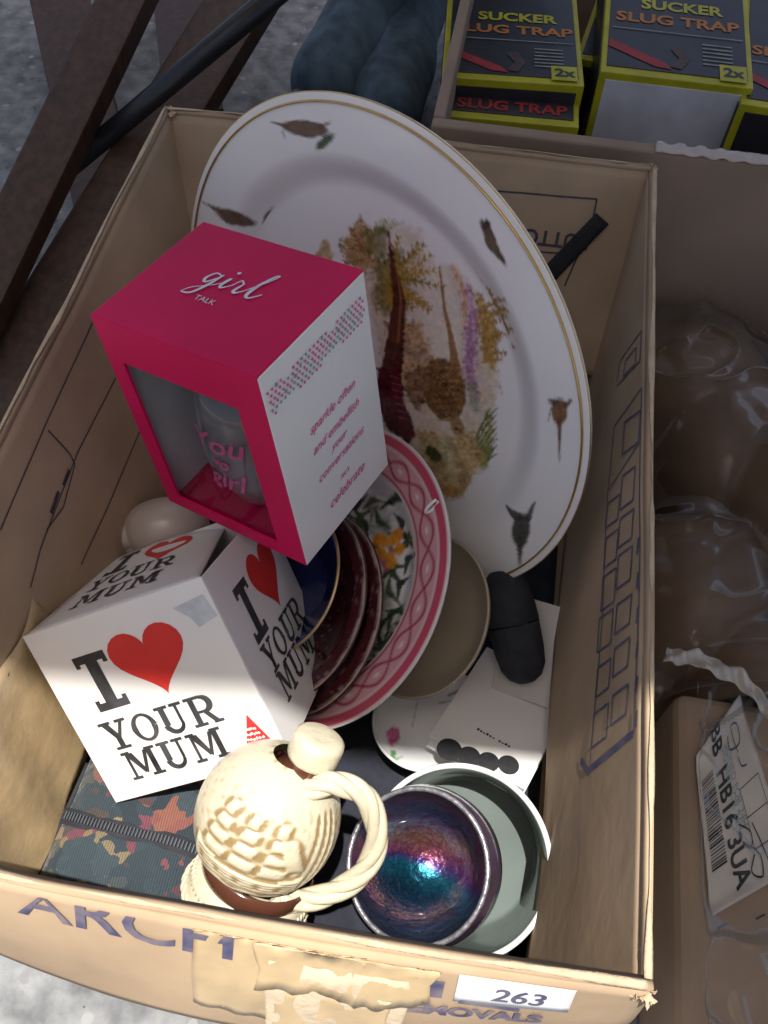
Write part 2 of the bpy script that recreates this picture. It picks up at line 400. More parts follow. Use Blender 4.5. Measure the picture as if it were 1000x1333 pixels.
slab('base', (0, 0, .006), np.eye(3), (BW - .012, BD - .012, .005), KRAFT, box, .0005)
FLAPS = {o.name: o for o in box.children}
def surf(fn, want):
    """mapper u, v, lift on a warped sheet"""
    def f(u, v, l=0):
        U, V = nv([[u]], float), nv([[v]], float); P = fn(U, V)[0, 0]; e = 1e-3
        n = unit(np.cross(fn(U + e, V)[0, 0] - P, fn(U, V + e)[0, 0] - P)); n = n if n @ nv(want) > 0 else -n
        return P + n * l
    return f
def uv_at(px, py, fn, guess=(.5, .5)):
    """where a sight line meets a sheet, in the sheet's own u, v"""
    q = nv(guess, float)
    for _ in range(25):
        f = lambda a: proj(fn(nv([[a[0]]]), nv([[a[1]]]))[0, 0]) - nv([px, py])
        r = f(q); J = np.stack([(f(q + d) - r) / 1e-4 for d in nv([[1e-4, 0], [0, 1e-4]])], 1); q = np.clip(q - np.linalg.solve(J, r), -.3, 1.3)
    return q
def flapobj(fn):        # the flap of the box built from this function, found by order of creation
    return [o for o in box.children if o.name.startswith('flap')][[F_right, F_left, F_back, F_front].index(fn)]
def print_lines(fn, want, paths, wpx, mat, name='printed_line'):
    f = surf(fn, want); L = []
    for P in paths:
        Q = [uv_at(x, y, fn) for x, y in P]
        for i in range(len(Q) - 1):
            n = 6; seg = [Q[i] + (Q[i + 1] - Q[i]) * t / n for t in range(n + 1)]
            P3 = [f(a, b) for a, b in seg]
            L.append(P3)
    V = []; F = []; nrm = nv(want)
    for q, P3 in enumerate(L):
        P3 = nv(P3); b = len(V)
        for i in range(len(P3)):
            t = unit(P3[min(i + 1, len(P3) - 1)] - P3[max(i - 1, 0)]); n_ = unit(nrm - t * (nrm @ t)); s = np.cross(t, n_)
            for e in (-1, 1): V.append(P3[i] + s * e * wpx / 2 + n_ * (.0005 + (q % 30) * 1.2e-5))
        for i in range(len(P3) - 1): F.append((b + 2 * i, b + 2 * i + 1, b + 2 * i + 3, b + 2 * i + 2))
    return mesh(name, V, F, mat, flapobj(fn))
# right flap: a strip of paired slanting rectangles
def pair(xl0, xl1, yl0, yl1, sl=.75): return [(xl0 + 3, yl0), (xl1 + 3, yl0 - (xl1 - xl0) * sl), (xl1, yl1 - (xl1 - xl0) * sl), (xl0, yl1), (xl0 + 3, yl0)]
rects = []
for (a, b, c, d) in ((771, 790, 930, 974), (776, 793, 870, 908), (778, 796, 806, 850), (783, 800, 752, 796), (787, 803, 701, 740), (789, 805, 656, 688)): rects.append(pair(a, b, c, d))
for (a, b, c, d) in ((796, 816, 906, 945), (798, 818, 845, 882), (801, 820, 788, 826), (803, 821, 724, 768), (805, 823, 676, 714), (808, 825, 620, 664), (811, 832, 550, 592)): rects.append(pair(a, b, c, d))
print_lines(F_right, (-1, 0, .1), rects, .0016, INKBLUE)
print_lines(F_right, (-1, 0, .1), [[(768, 1004), (785, 800), (792, 640), (800, 555), (836, 505), (834, 700), (826, 954), (768, 1004)], [(804, 497), (808, 470), (836, 430), (834, 470), (804, 502)], [(812, 490), (815, 470), (829, 452), (828, 474), (812, 490)],
    [(792, 640), (834, 575)]], .0013, INKBLUE)
print_lines(F_right, (-1, 0, .1), [[(768, 1003), (825, 955)], [(757, 990), (768, 1007)]], .0045, INKBLUE)
TK = print_lines(F_right, (-1, 0, .1), [[(832 - 2 * i / 6, 700 + 45 * i), (830 - 2 * i / 6, 722 + 45 * i)] for i in range(6)], .003, INKBLUE); TK['kind'] = 'stuff'
# left flap lines
for _p in ([(120, 420), (60, 550), (0, 690)], [(150, 492), (100, 590), (52, 715), (39, 765)], [(182, 560), (140, 660), (105, 735)], [(62, 560), (90, 590), (97, 604), (82, 660), (60, 690)], [(24, 838), (10, 880)]):
    print_lines(F_left, (1, 0, .1), [_p], .0012, INKDK)
for _p in ([(76, 640), (66, 668)], [(90, 612), (82, 632)]): print_lines(F_left, (1, 0, .1), [_p], .004, INKDK)
# back flap panel
for _p in ([(640, 248), (777, 259), (772, 285)], [(696, 327), (740, 330)], [(757, 322), (735, 372)]): print_lines(F_back, (0, -1, .5), [_p], .0014, INKDK)
fb = surf(F_back, (0, -1, .5))
qa, qb = uv_at(735, 312, F_back), uv_at(690, 314, F_back)
def back_map(x, y, l=0): return fb(qa[0] + (qb[0] - qa[0]) * .5 + x / (2 * HX), qa[1] + y / .17, l)
flat_text('printed_word', 'BUTTON', .017, lambda x, y, l=0: back_map(-x, y, l), 0, 0, INKDK, flapobj(F_back), bold=.0004)
# yellow tape patch on the front end of the left flap
fl_ = surf(F_left, (1, 0, .1))
def tape_patch(u, v):
    P = np.empty(u.shape + (3,))
    for i in range(u.shape[0]):
        for j in range(u.shape[1]):
            P[i, j] = fl_(.02 + .27 * u[i, j], .40 + .62 * v[i, j] + .02 * math.sin(9 * u[i, j]), .0012 + .0012 * math.sin(17 * u[i, j] + 5 * v[i, j]))
    return P
sheet('tape_patch', orient(tape_patch, (1, 0, .1)), 30, 14, .0003, TAPE, box)
# worn, paler board fibre along the folded rims and crumpled at the corners
def rim_wear(ax, sg, seed):  # the fold, rubbed pale
    w = wallfn(ax, sg, seed); V0 = (BH) / (BH + math.pi * R0)
    return lambda u, v: w(u * .985 + .0075, V0 + (1 - V0) * (.42 + .05 * np.sin(u * 23) + (v - .5) * .5 * np.clip(fbm(u * 9 + seed, u * 0 + .5, seed) * 2.2 - .7, .02, 1))) + nv([0, 0, .00025])
for ax, sg, sd in (('x', 1, 21), ('x', -1, 22), ('y', 1, 23), ('y', -1, 24)):
    sheet('worn_rim', orient(rim_wear(ax, sg, sd), (0, 0, 1)), 160, 4, .0003, KRAFT_EDGE, box)
def scrap(name, C, size, mat, parent, seed, n=9, up=(0, 0, 1), th=.0006):
    r = np.random.RandomState(seed); u, w, a = basis(up, unit(r.randn(3)))
    ph = r.rand(4) * 6
    def fn(U, V):
        rr = .55 + .45 * np.sin(U * 23 + ph[0]) * np.sin(V * 19 + ph[1]) ** 2
        return nv(C) + u * ((U - .5) * size[0] * (.7 + .3 * np.sin(9 * V + ph[2])))[..., None] + w * ((V - .5) * size[1] * (.7 + .3 * np.sin(11 * U + ph[3])))[..., None] + a * (rr * size[2] * np.sin(7 * U + 5 * V + ph[1]))[..., None]
    return sheet(name, fn, n, n, th, mat, parent)
for i in range(3):
    c = nv([HX - .004, -HY + .002, BH - .003]) + RNG.randn(3) * nv([.004, .004, .003])
    scrap('crumpled_corner', c, (.011, .008, .0015), KRAFT_EDGE, box, 40 + i, up=unit(RNG.randn(3) + nv([0, -.5, 1])))
for i in range(4):
    c = nv([HX - .004, HY - .003, BH]) + RNG.randn(3) * nv([.003, .003, .002])
    scrap('crumpled_corner', c, (.008, .006, .0012), KRAFT_EDGE, box, 60 + i, up=unit(RNG.randn(3) + nv([0, -.5, 1])))
for i in range(3):
    scrap('crumpled_corner', nv([-HX + .004, HY - .003, BH]) + RNG.randn(3) * .003, (.008, .006, .0012), KRAFT_EDGE, box, 70 + i, up=unit(RNG.randn(3) + nv([0, -.5, 1])))
# ---- outside of the front wall: print, number label and torn tape
FL = .078
def WF0(u, v):          # the front outer flap, folded out and down; u along, v from its free edge (0) up to the rim (1)
    a = (u * 2 - 1) * (HX - .001); d = (1 - v) * FL; sn = np.sin(np.pi * np.clip(u, 0, 1)) ** .8; out = (.010 + .024 * sn * (1 + .25 * (u - .5))) / FL
    off = HY + .0006 + .006 * np.sin(np.pi * u) + d * out + .004 * np.sin(np.pi * np.clip(1 - v, 0, 1)) + wob(u, v, 77, .0022) * (1 - v)
    return np.stack([a, -off, BH - .0005 + wob(u * 1.2, u * 0, 27, .0016) - d * np.sqrt(1 - out ** 2)], -1)
FW = sheet('outer_flap', orient(WF0, (0, -1, .3)), 60, 16, .004, KRAFT, box)
_wf = surf(WF0, (0, -1, .3)); wf = lambda u, v, l=0: _wf(u, min(v, .97), l)
def front_at(px, py): return uv_at(px, py, WF0, (.45, .5))
def front_map(px, py, slope=.19):
    """local map: x metres along the front flap, y metres up, round one spot"""
    q = front_at(px, py)
    return lambda x, y, l=0: wf(q[0] + x / (2 * HX), q[1] + y / FL, l)
flat_text('printed_word', 'ARCH', .029, front_map(165, 1200), 0, 0, INKFADE, FW, bold=.0004, sx=1.35, lift=.0012)
f2 = front_map(560, 1284)
decal('printed_mark', [rect(-.007, -.006, .006, .006)] + stroke([(-.028, .004), (-.007, .005)], .0014) + stroke([(-.028, -.002), (-.007, -.004)], .0014) + stroke([(.014, -.007), (.042, -.009)], .003), f2, INKFADE, FW, .0012)
flat_text('printed_word', 'REMOVALS', .011, front_map(606, 1316), 0, 0, INKFADE, FW, bold=.0006, sx=1.3, lift=.0012)
f3 = front_map(670, 1290)
lab = sheet('number_label', orient(lambda u, v: np.stack([np.stack([f3((a - .5) * .052, (b - .5) * .023, .0012) for a, b in zip(ra, rb)]) for ra, rb in zip(u, v)]), (0, -1, .1)), 14, 6, .0003, PAPER, box)
flat_text('handwritten_number', '263', .013, f3, .002, -.002, INKBLUE, lab, bold=.0002, shear=.15, sx=1.25, lift=.0022)
def torn_layer(px, py, wd, top, drop, seed, out, mat):
    q = front_at(px, py)
    def fn(u, v):
        P = np.empty(u.shape + (3,))
        for i in range(u.shape[0]):
            for j in range(u.shape[1]):
                a, b = float(u[i, j]), float(v[i, j]); nz_ = lambda f, k: float(vnoise(nv(a * f + 3.3), nv(k + .5), seed)) - .5
                rag = .55 * nz_(3.5, 1) + .22 * nz_(11, 2) + .10 * nz_(34, 3); edge = .10 * (float(vnoise(nv(b * 6 + 2), nv(4.5), seed)) - .5)
                rel = .0026 * (float(fbm(nv(a * 6 + 8), nv(b * 5 + 5), seed)) - .4) + .0014 * abs(float(vnoise(nv(a * 3 + b * 7), nv(b * 3), seed + 2)) - .5)
                P[i, j] = wf(q[0] + wd * (a - .5) + edge * wd * (2 * a - 1), q[1] + top - drop * (1 + rag) * b, out + rel + 2.0 * out * b * b)
        return P
    return sheet('torn_tape', orient(fn, (0, -1, .1)), 46, 8, .0003, mat, box)
TORN = M('torn board layer', (.55, .44, .30), .85, .12, 60, .5, 200)
torn_layer(452, 1240, .20, .22, .55, 3, .0010, TAPE); torn_layer(440, 1275, .16, .10, .75, 8, .0016, TORN); torn_layer(432, 1300, .13, .10, .70, 15, .0022, TAPE)
def tape2(u, v):
    q = front_at(330, 1220); P = np.empty(u.shape + (3,))
    for i in range(u.shape[0]):
        for j in range(u.shape[1]):
            a, b = u[i, j], v[i, j]
            P[i, j] = wf(q[0] - .07 + .2 * a, q[1] + .30 - 1.0 * b - .1 * a, .0009 + .0006 * math.sin(30 * a + 12 * b))
    return P
sheet('tape_patch', orient(tape2, (0, -1, .1)), 20, 16, .0003, TAPE, box)

# black strap end lying on the back flap
def strapfn(u, v):
    A, B, C_, D_ = [fb(*uv_at(x, y, F_back), .003) for x, y in ((776, 277), (792, 291), (700, 388), (684, 372))]
    U, V = u[..., None], v[..., None]
    return (A * (1 - V) + B * V) * (1 - U) + (D_ * (1 - V) + C_ * V) * U
st = sheet('black_strap', orient(strapfn, (0, -1, .5)), 8, 4, .0022, M('black webbing', (.012, .012, .015), .8, .3, 200, .3, 500), None)
tag(st, 'flat black strap end lying across the back flap beside the white platter', 'strap')

# ================================================================== PLATTER
PN = unit([-.53, -.83, .2]); PC = CC + 1.22 * (nv([.013, .023, .3]) - CC); PR = .1952
pu, pw, _ = basis(PN, (0, 0, 1)) 
plat = thing('oval_platter', 'large white platter with gold edge and painted pheasants standing at the back of the box', 'platter', tuple(PC - nv([0, 0, .19])))
def pprof(r):
    t = np.clip((r - .68) / .14, 0, 1); return -.013 + .011 * t * t * (3 - 2 * t) + .002 * np.clip((r - .82) / .18, 0, 1)
def platter():
    nr, nt_ = 170, 480; rr = np.concatenate([[0.0015], np.linspace(.01, 1, nr - 1)]); V = []
    th = np.linspace(0, 2 * np.pi, nt_, endpoint=False)
    Rg, T = np.meshgrid(rr, th, indexing='ij')
    flat = PC + PR * Rg[..., None] * (np.cos(T)[..., None] * pu + np.sin(T)[..., None] * pw)
    top = flat + PN * pprof(Rg)[..., None]
    bot = top - PN * .0045 - 0 * flat
    px = proj(flat + PN * -.012 * (Rg < .7)[..., None]).reshape(-1, 2)
    F = []
    for i in range(nr - 1):
        for j in range(nt_):
            k = (j + 1) % nt_; F.append((i * nt_ + j, (i + 1) * nt_ + j, (i + 1) * nt_ + k, i * nt_ + k))
    P = Paint(px[:, 0], px[:, 1], (.84, .825, .80)); paint_platter(P)
    # coarse back and edge
    Vb = []; nb = 96; Fb = []
    prof = [(r, pprof(nv(r)) - .0045) for r in (0.0015, .4, .68, .75, .82, .92, .985)] + [(1.003, -.0025), (1.003, -.0005), (1, 0)]
    o = mesh('platter_face', top.reshape(-1, 3), F, M('painted porcelain', (.8, .8, .8), .16, vcol=True, coat=.3), plat, True)
    set_paint(o, P.c)
    lathe('platter_back', [(r * PR, z) for r, z in prof], PC, PN, M('white porcelain', (.83, .815, .79), .18, .02, coat=.3), plat, 128)
    gold = M('gilt line', (.62, .42, .16), .28, .12, 90, metal=.9)
    lathe('gilt_edge', [(PR * (.975 + .004 * math.cos(a)), pprof(nv(.97)) + .0011 * math.sin(a) + .0008) for a in np.linspace(0, 6.283, 9)[:-1]], PC, PN, gold, plat, 160, close=True)
    lathe('gilt_edge', [(PR * 1.002 + .0006 * math.cos(a), -.0008 + .0006 * math.sin(a)) for a in np.linspace(0, 6.283, 9)[:-1]], PC, PN, gold, plat, 160, close=True)
def paint_platter(P):
    tan, umber, mar, gold, green = (.50, .32, .14), (.27, .13, .04), (.085, .014, .012), (.40, .22, .025), (.09, .13, .02)
    P.poly([(470, 300), (500, 288), (545, 300), (562, 350), (590, 345), (620, 380), (640, 430), (648, 500), (640, 560), (632, 605), (600, 645), (575, 650), (545, 600), (515, 560), (495, 480), (480, 400), (455, 350)], (.56, .39, .20), .92, 10, 7, .5, .25)
    P.poly([(555, 330), (580, 350), (600, 420), (600, 480), (560, 470), (545, 420), (548, 370)], (.80, .74, .62), .8, 8, 8, .15)
    P.poly([(500, 420), (545, 420), (565, 470), (545, 520), (515, 500)], (.48, .30, .15), .9, 6, 6, .8)
    P.poly([(405, 345), (415, 322), (424, 310), (432, 330), (430, 350)], tan, .9, 4, 4)
    P.poly([(443, 320), (455, 295), (470, 286), (480, 300), (488, 330), (492, 350), (470, 356), (450, 345)], (.40, .23, .09), .9, 6, 9, .9)
    P.poly([(480, 345), (520, 330), (535, 380), (520, 420), (490, 410)], (.20, .15, .03), .9, 10, 9, .8)
    def frond(x0, y0, a, r, col, w=4, pairs=7, lf=13, cv=.25):
        pts = []; x, y, aa = x0, y0, math.radians(a)
        for q in range(pairs + 1):
            pts.append((x, y, aa)); x += math.cos(aa) * r / pairs; y += math.sin(aa) * r / pairs; aa += cv / pairs
        P.line([p[:2] for p in pts], (w, 1), col, .95, 1.5, .3, .4)
        for q, (x, y, aa) in enumerate(pts[1:]):
            for d in (-.75, .75):
                l_ = lf * (1 - .6 * q / pairs); P.line([(x, y), (x + l_ * math.cos(aa + d), y + l_ * math.sin(aa + d))], (3.2, .8), nv(col) * (1.15 if d > 0 else .8), .92, 1.5, .3, .35)
    for k, a in enumerate(range(-78, 84, 12)):
        frond(505 + 3 * math.sin(k), 368 + 10 * math.sin(k * 1.7), a, 58 + 12 * math.sin(k * 2.1), (gold, (.34, .20, .02), (.44, .28, .05), (.24, .17, .03))[k % 4], cv=.3 * math.sin(k))
    for k, a in enumerate((-150, -125, -105, -80, 160, 185)): frond(478, 335, a, 34 + 6 * math.sin(k), ((.36, .19, .06), (.28, .14, .04), (.42, .26, .11))[k % 3], 4, 5, 11)
    for k in range(9): frond(628 + 4 * math.sin(k * 2), 400 + 9 * k, -20 + 14 * math.sin(k * 1.9), 24, ((.40, .24, .05), (.33, .20, .05))[k % 2], 3, 4, 8)
    for k in range(7): P.line([(492, 305), (488 + 6 * k, 284 + abs(k - 3) * 2)], (3, 1), (.20, .23, .06), .8, 2, 1)
    P.poly([(470, 300), (500, 296), (505, 330), (484, 345)], (.16, .15, .04), .75, 5, 8, .6)
    # cock pheasant: long tail, dark body
    P.line([(504, 300), (510, 345), (519, 395), (513, 450), (506, 500)], (3, 8, 17, 24, 30), mar, .97, 3, 2, .8)
    P.line([(512, 330), (521, 390), (517, 445)], (1, 3, 4), (.30, .12, .05), .7, 2, 1)
    P.poly([(490, 480), (522, 482), (524, 520), (535, 545), (542, 568), (530, 578), (505, 560), (490, 530)], (.10, .012, .02), .97, 3, 3, .8)
    P.ell(516, 520, 9, 24, -12, (.13, .015, .045), .9, 4, 2)
    # hen pheasant
    P.line([(571, 348), (577, 400), (586, 440), (592, 480)], (2, 4, 7, 13), (.30, .15, .045), .95, 2, 1)
    P.ell(577, 508, 27, 42, -14, (.21, .105, .035), .98, 2, 1.5, .9)
    P.ell(586, 494, 18, 26, -14, (.30, .16, .06), .7, 5, 2, 1.1)
    P.poly([(523, 488), (545, 478), (560, 482), (556, 510), (545, 535), (530, 520)], (.26, .14, .07), .92, 4, 5, .9)
    P.ell(594, 556, 8, 15, -20, (.30, .17, .06), .9, 3, 2)
    P.line([(598, 562), (602, 572)], (6, 2), (.25, .12, .04), .9)
    for r_ in range(9):
        for c_ in range(6):
            x, y = 560 + c_ * 7 + (r_ % 2) * 3.5 + r_ * .8, 474 + r_ * 8.4
            if ((x - 578) / 23) ** 2 + ((y - 508) / 38) ** 2 < 1: P.line([(x - 3, y), (x - 1.5, y + 3), (x + 1.5, y + 3), (x + 3, y)], 1.8, (.09, .042, .016), .65, 1.6, .3)
    P.ell(593, 559, 2, 2, 0, (.02, .015, .01), .95, 1, .1); P.line([(571, 548), (585, 545)], 2, (.5, .36, .2), .7)
    for k in range(7): P.line([(507 + 2 * k, 490 + 9 * k), (520 + 2 * k, 494 + 9 * k)], (2.2, .8), (.33, .10, .06), .7, 1.2, .2)
    # heather, ferns, ground
    P.line([(590, 350), (604, 385), (608, 430)], (6, 9, 6), (.55, .30, .16), .8, 5, 4, .6)
    P.line([(606, 370), (616, 410), (611, 450), (610, 490), (620, 520)], (5, 13, 20, 14, 6), (.38, .17, .31), .85, 6, 6, .8)
    for k in range(30): P.ell(611 + 9 * math.sin(k * 3.1), 385 + k * 3.8, 2.6, 2.6, 0, (.60, .42, .56), .7, 2, .6)
    P.line([(622, 385), (634, 430), (640, 478)], (6, 24, 10), (.42, .26, .07), .9, 5, 6, .7)
    for k in range(10): P.line([(630, 400 + 8 * k), (642 + 5 * math.sin(k), 396 + 8 * k)], (5, 1), (.40, .24, .05), .85, 3, 2)
    P.line([(612, 505), (618, 530)], (12, 12), (.25, .28, .18), .7, 5, 3)
    for k in range(7):
        t = k / 6; P.line([(626 - 2 * k, 605 - 4 * k), (640 - t * 8 + 5, 592 - 10 * k)], (6, 1), green, .9, 2, 1)
        P.line([(632, 600 - 9 * k), (646, 580 - 8 * k)], (4, 1), green, .9, 2, 1)
    P.line([(629, 606), (637, 560), (632, 535)], (9, 6, 2), (.22, .26, .05), .7, 3, 2)
    P.poly([(540, 560), (590, 570), (615, 560), (630, 600), (600, 645), (578, 652), (556, 610)], (.52, .36, .15), .92, 6, 6, .7)
    P.line([(575, 575), (585, 600), (590, 625)], (14, 12, 8), (.62, .60, .36), .6, 6, 5)
    P.ell(563, 592, 13, 8, 45, (.045, .055, .02), .95, 3, 2)
    P.ell(584, 640, 10, 8, 0, (.45, .24, .08), .8, 4, 3)
    P.line([(650, 503), (653, 515)], (2, 1), (.2, .25, .15), .6)
    # birds round the rim
    br = (.13, .075, .04)
    P.ell(396, 168, 29, 11, 6, br, .97, 2.5, 2); P.line([(372, 165), (352, 159)], (7, 1), br, .95, 2, .5); P.line([(366, 172), (371, 182)], (3, 1), (.3, .2, .2), .7)
    P.line([(418, 165), (428, 160)], (7, 2), br, .9); P.ell(420, 186, 15, 6, -42, (.035, .075, .02), .95, 2.5, 1.5)
    P.ell(300, 285, 24, 9, 30, (.12, .075, .045), .97, 2.5, 2); P.line([(285, 276), (263, 263)], (7, 1), (.12, .075, .04), .95, 2, .5); P.ell(334, 292, 16, 5.5, -68, (.025, .055, .025), .97, 2.5, 1.5)
    P.line([(630, 292), (638, 318), (656, 345)], (12, 15, 4), (.10, .075, .045), .97, 2.5, 1.5); P.ell(631, 293, 7, 6, 0, (.07, .06, .04), .95, 2, 1)
    P.ell(727, 537, 11, 17, 0, (.20, .085, .03), .97, 2.5, 1.5); P.line([(727, 548), (727, 602)], (7, 1), (.15, .07, .03), .95, 2, .5); P.ell(720, 524, 7, 4, 0, (.07, .06, .03), .95); P.line([(735, 528), (743, 522)], (8, 3), (.13, .06, .03), .95); P.line([(716, 532), (712, 548)], (3, 1), (.1, .11, .05), .8)
    P.ell(677, 692, 12, 22, 4, (.06, .055, .05), .97, 2.5, 1.5); P.line([(672, 674), (654, 664)], (12, 3), (.06, .055, .05), .95); P.line([(686, 676), (694, 656)], (9, 3), (.06, .055, .05), .95); P.line([(676, 705), (676, 735)], (10, 3), (.06, .055, .05), .95)
platter()

# ================================================================== GIFT BOX, hot pink
GC = nv([-.0486, -.0035, .2923]); GR = nv([[.9154, .3807, -.1308], [-.3691, .9235, .1050], [.1607, -.0479, .9858]]); GS = nv([.1156, .0982, .1581])
gx, gy, gz = GR.T; hx, hy, hz = GS / 2
gift = thing('gift_box', 'hot pink and white gift box with clear window, standing before the pheasant platter', 'gift box', tuple(GC - gz * hz))
def gp(x, y, z): return GC + gx * x + gy * y + gz * z
T = .0016
def panel(name, c, size, mat, parent, R=GR, C=GC, bev=.0006, **k): return slab(name, C + R @ nv(c), R, size, mat, parent, bev, 2, **k)
panel('top_panel', (0, 0, hz - T / 2), (GS[0], GS[1], T), PINK, gift, bev=.0007)
side = panel('side_panel', (hx - T / 2 + .0004, 0, -.001), (T, GS[1] - .0006, GS[2] - .001), WHITECARD, gift, label='white printed side panel with pink dots and script')
panel('side_panel', (-hx + T / 2, 0, -.001), (T, GS[1] - .002, GS[2] - .003), PINK, gift)
panel('back_panel', (0, hy - T / 2, -.001), (GS[0] - .004, T, GS[2] - .003), PINK, gift)
panel('base_panel', (0, 0, -hz + T / 2), (GS[0] - .004, GS[1] - .004, T), PINK, gift)
# front frame with the window cut out
wx0, wx1, wz0, wz1 = -hx + .012, hx - .020, -hz + .010, hz - .030
fr = []
bmf = bmesh.new()
def add_box(bm, lo, hi, R, C):
    r = bmesh.ops.create_cube(bm, size=1)['verts']
    for v in r:
        p = nv([(lo[i] + hi[i]) / 2 + v.co[i] * (hi[i] - lo[i]) for i in range(3)]); v.co = Vector(C + R @ p)
for lo, hi in (((-hx, 0, wz1), (hx, 0, hz - .0005)), ((-hx, 0, -hz), (hx, 0, wz0)), ((-hx, 0, wz0), (wx0, 0, wz1)), ((wx1, 0, wz0), (hx, 0, wz1))):
    add_box(bmf, (lo[0], -hy - .0003, lo[2]), (hi[0], -hy + T, hi[2]), GR, GC)
frombm('window_frame', bmf, PINK, gift)
panel('inner_lining', (-hx + T * 1.5 + .001, 0, -.002), (.0008, GS[1] - .008, GS[2] - .01), M('grey white lining', (.62, .62, .60), .6, .12, 25, .1, 60), gift, label='pale lining card seen through the window')
film = bpy.data.materials.new('clear window film'); film.use_nodes = True
_b = film.node_tree.nodes['Principled BSDF']; _b.inputs['Transmission Weight'].default_value = 1; _b.inputs['Roughness'].default_value = .05; _b.inputs['IOR'].default_value = 1.1; _b.inputs['Base Color'].default_value = (.95, .95, .95, 1)
panel('window_pane', ((wx0 + wx1) / 2, -hy + T + .0006, (wz0 + wz1) / 2), (wx1 - wx0 + .006, .0003, wz1 - wz0 + .006), film, gift, bev=0)
# silver script on the top: "girl" over "TALK"
topm = planar(gp(0, 0, hz), gx, gy)
def script_girl():
    L = []
    g = spline([(.30, .62), (.12, .66), (.02, .42), (.12, .28), (.28, .5), (.34, .66), (.26, .2), (.12, -.18), (-.12, -.22), (-.02, .0), (.3, .22), (.5, .4)], 60)
    L += stroke(g, np.interp(np.linspace(0, 1, len(g)), [0, .2, .45, .55, .75, 1], [.03, .08, .03, .09, .03, .03]))
    i = spline([(.5, .4), (.58, .62), (.54, .35), (.6, .24), (.74, .36)], 24); L += stroke(i, np.interp(np.linspace(0, 1, len(i)), [0, .4, 1], [.03, .09, .03]))
    r = spline([(.74, .36), (.84, .66), (.92, .62), (.98, .55), (.94, .3), (1.02, .22), (1.16, .36)], 30); L += stroke(r, np.interp(np.linspace(0, 1, len(r)), [0, .5, .7, 1], [.03, .05, .09, .03]))
    l = spline([(1.16, .36), (1.4, .8), (1.52, 1.1), (1.44, 1.12), (1.32, .7), (1.3, .3), (1.42, .2), (1.62, .42)], 40); L += stroke(l, np.interp(np.linspace(0, 1, len(l)), [0, .35, .65, 1], [.03, .04, .1, .03]))
    L.append(arc(.6, .86, .05, .05, 0, 330, 8))
    return [[(x + .12 * y, y) for x, y in q] for q in L]
decal('silver_script', shift(script_girl(), -.020, -.006, .0245, .02), topm, SILVER, gift, .0007)
flat_text('silver_word', 'TALK', .0058, topm, -.006, -.012, SILVER, gift, lift=.0007)
# white side: dots and script
sm = planar(gp(hx + .0006, -hy, hz - .002), gy, -gz, gx)     # x along the side, y downwards
dp, dg_ = [], []
for rrow in range(6):
    for cidx in range(24):
        x = .004 + (cidx + .5 * (rrow % 2)) * (GS[1] - .008) / 24; y = .012 + rrow * .0030
        h = (cidx * 7 + rrow * 13 + cidx * rrow) % 11
        if rrow == 5 and h < 5 or rrow == 0 and h in (2, 6): continue
        rr_ = .00105 if h != 3 else .0014
        (dg_ if h in (1, 3, 8) else dp).append([(x + rr_ * math.cos(a), y + rr_ * math.sin(a)) for a in np.linspace(0, 6.283, 7)[:-1]])
decal('dot_pattern', [d[::-1] for d in dp], sm, PINKINK, side); decal('dot_pattern', [d[::-1] for d in dg_], sm, GREYINK, side)
sm2 = lambda x, y, l=0: sm(x, -y, l)
for s_, y, z_ in (('sparkle often', .062, .0088), ('and embellish', .078, .0088), ('your', .090, .0082), ('conversations', .102, .0088), ("let's", .119, .006), ('celebrate', .131, .0105)):
    flat_text('pink_script', s_, z_, sm2, .051, -y, PINKINK, side, shear=.5, bold=.00006, rot=.0)
# stemless glass inside, with pink writing
gl = thing('drinking_glass', 'stemless clear glass with pink lettering inside the window of the pink gift box', 'glass', tuple(gp(0, 0, -hz + .004)))
glm = M('clear glass', (.9, .9, .92), .03, 0, trans=.85)
lathe('glass_body', [(.001, 0), (.020, .001), (.032, .012), (.040, .035), (.041, .055), (.037, .085), (.033, .105), (.0318, .105), (.0357, .085), (.0397, .055), (.0386, .035), (.031, .014), (.019, .004), (.001, .003)], gp(.002, -.002, -hz + .004), gz, glm, gl, 40)
def cylmap(x, y, l=0):
    a = x / .0412; return gp(.002, -.002, -hz + .004) + gz * (.055 + y) + (-gy * math.cos(a) + gx * math.sin(a)) * (.0412 + l)
for s_, y, z_ in (('You', .018, .024), ('go', .002, .014), ('girl', -.014, .022)): flat_text('pink_lettering', s_, z_, cylmap, -.002, y, PINKINK, gl, shear=.3, bold=.0003)

# ================================================================== MUG GIFT BOX
MC = nv([-.0816, -.1139, .145]); MR = nv([[.8718, .0384, -.4883], [.2672, .7983, .5398], [.4105, -.6011, .6857]]); MS = nv([.131, .128, .1296])
mx_, my_, mz_ = MR.T; ax_, ay_, az_ = MS / 2
mum = thing('mug_box', 'white mug box printed I heart YOUR MUM with red hearts, tilted at front left', 'mug box', tuple(MC - mz_ * az_))
def mp(x, y, z): return MC + mx_ * x + my_ * y + mz_ * z
CT = .0014
FRONT = slab('front_panel', mp(0, -ay_ + CT / 2, 0), MR, (MS[0], CT, MS[2]), WHITECARD, mum, .0006)
RIGHT = slab('side_panel', mp(ax_ - CT / 2, .0007, 0), MR, (CT, MS[1] - .0014, MS[2] - .001), WHITECARD, mum, .0006)
slab('side_panel', mp(-ax_ + CT / 2, .0007, 0), MR, (CT, MS[1] - .002, MS[2] - .001), WHITECARD, mum, .0006)
slab('back_panel', mp(0, ay_ - CT / 2, 0), MR, (MS[0] - .003, CT, MS[2] - .001), WHITECARD, mum, .0006)
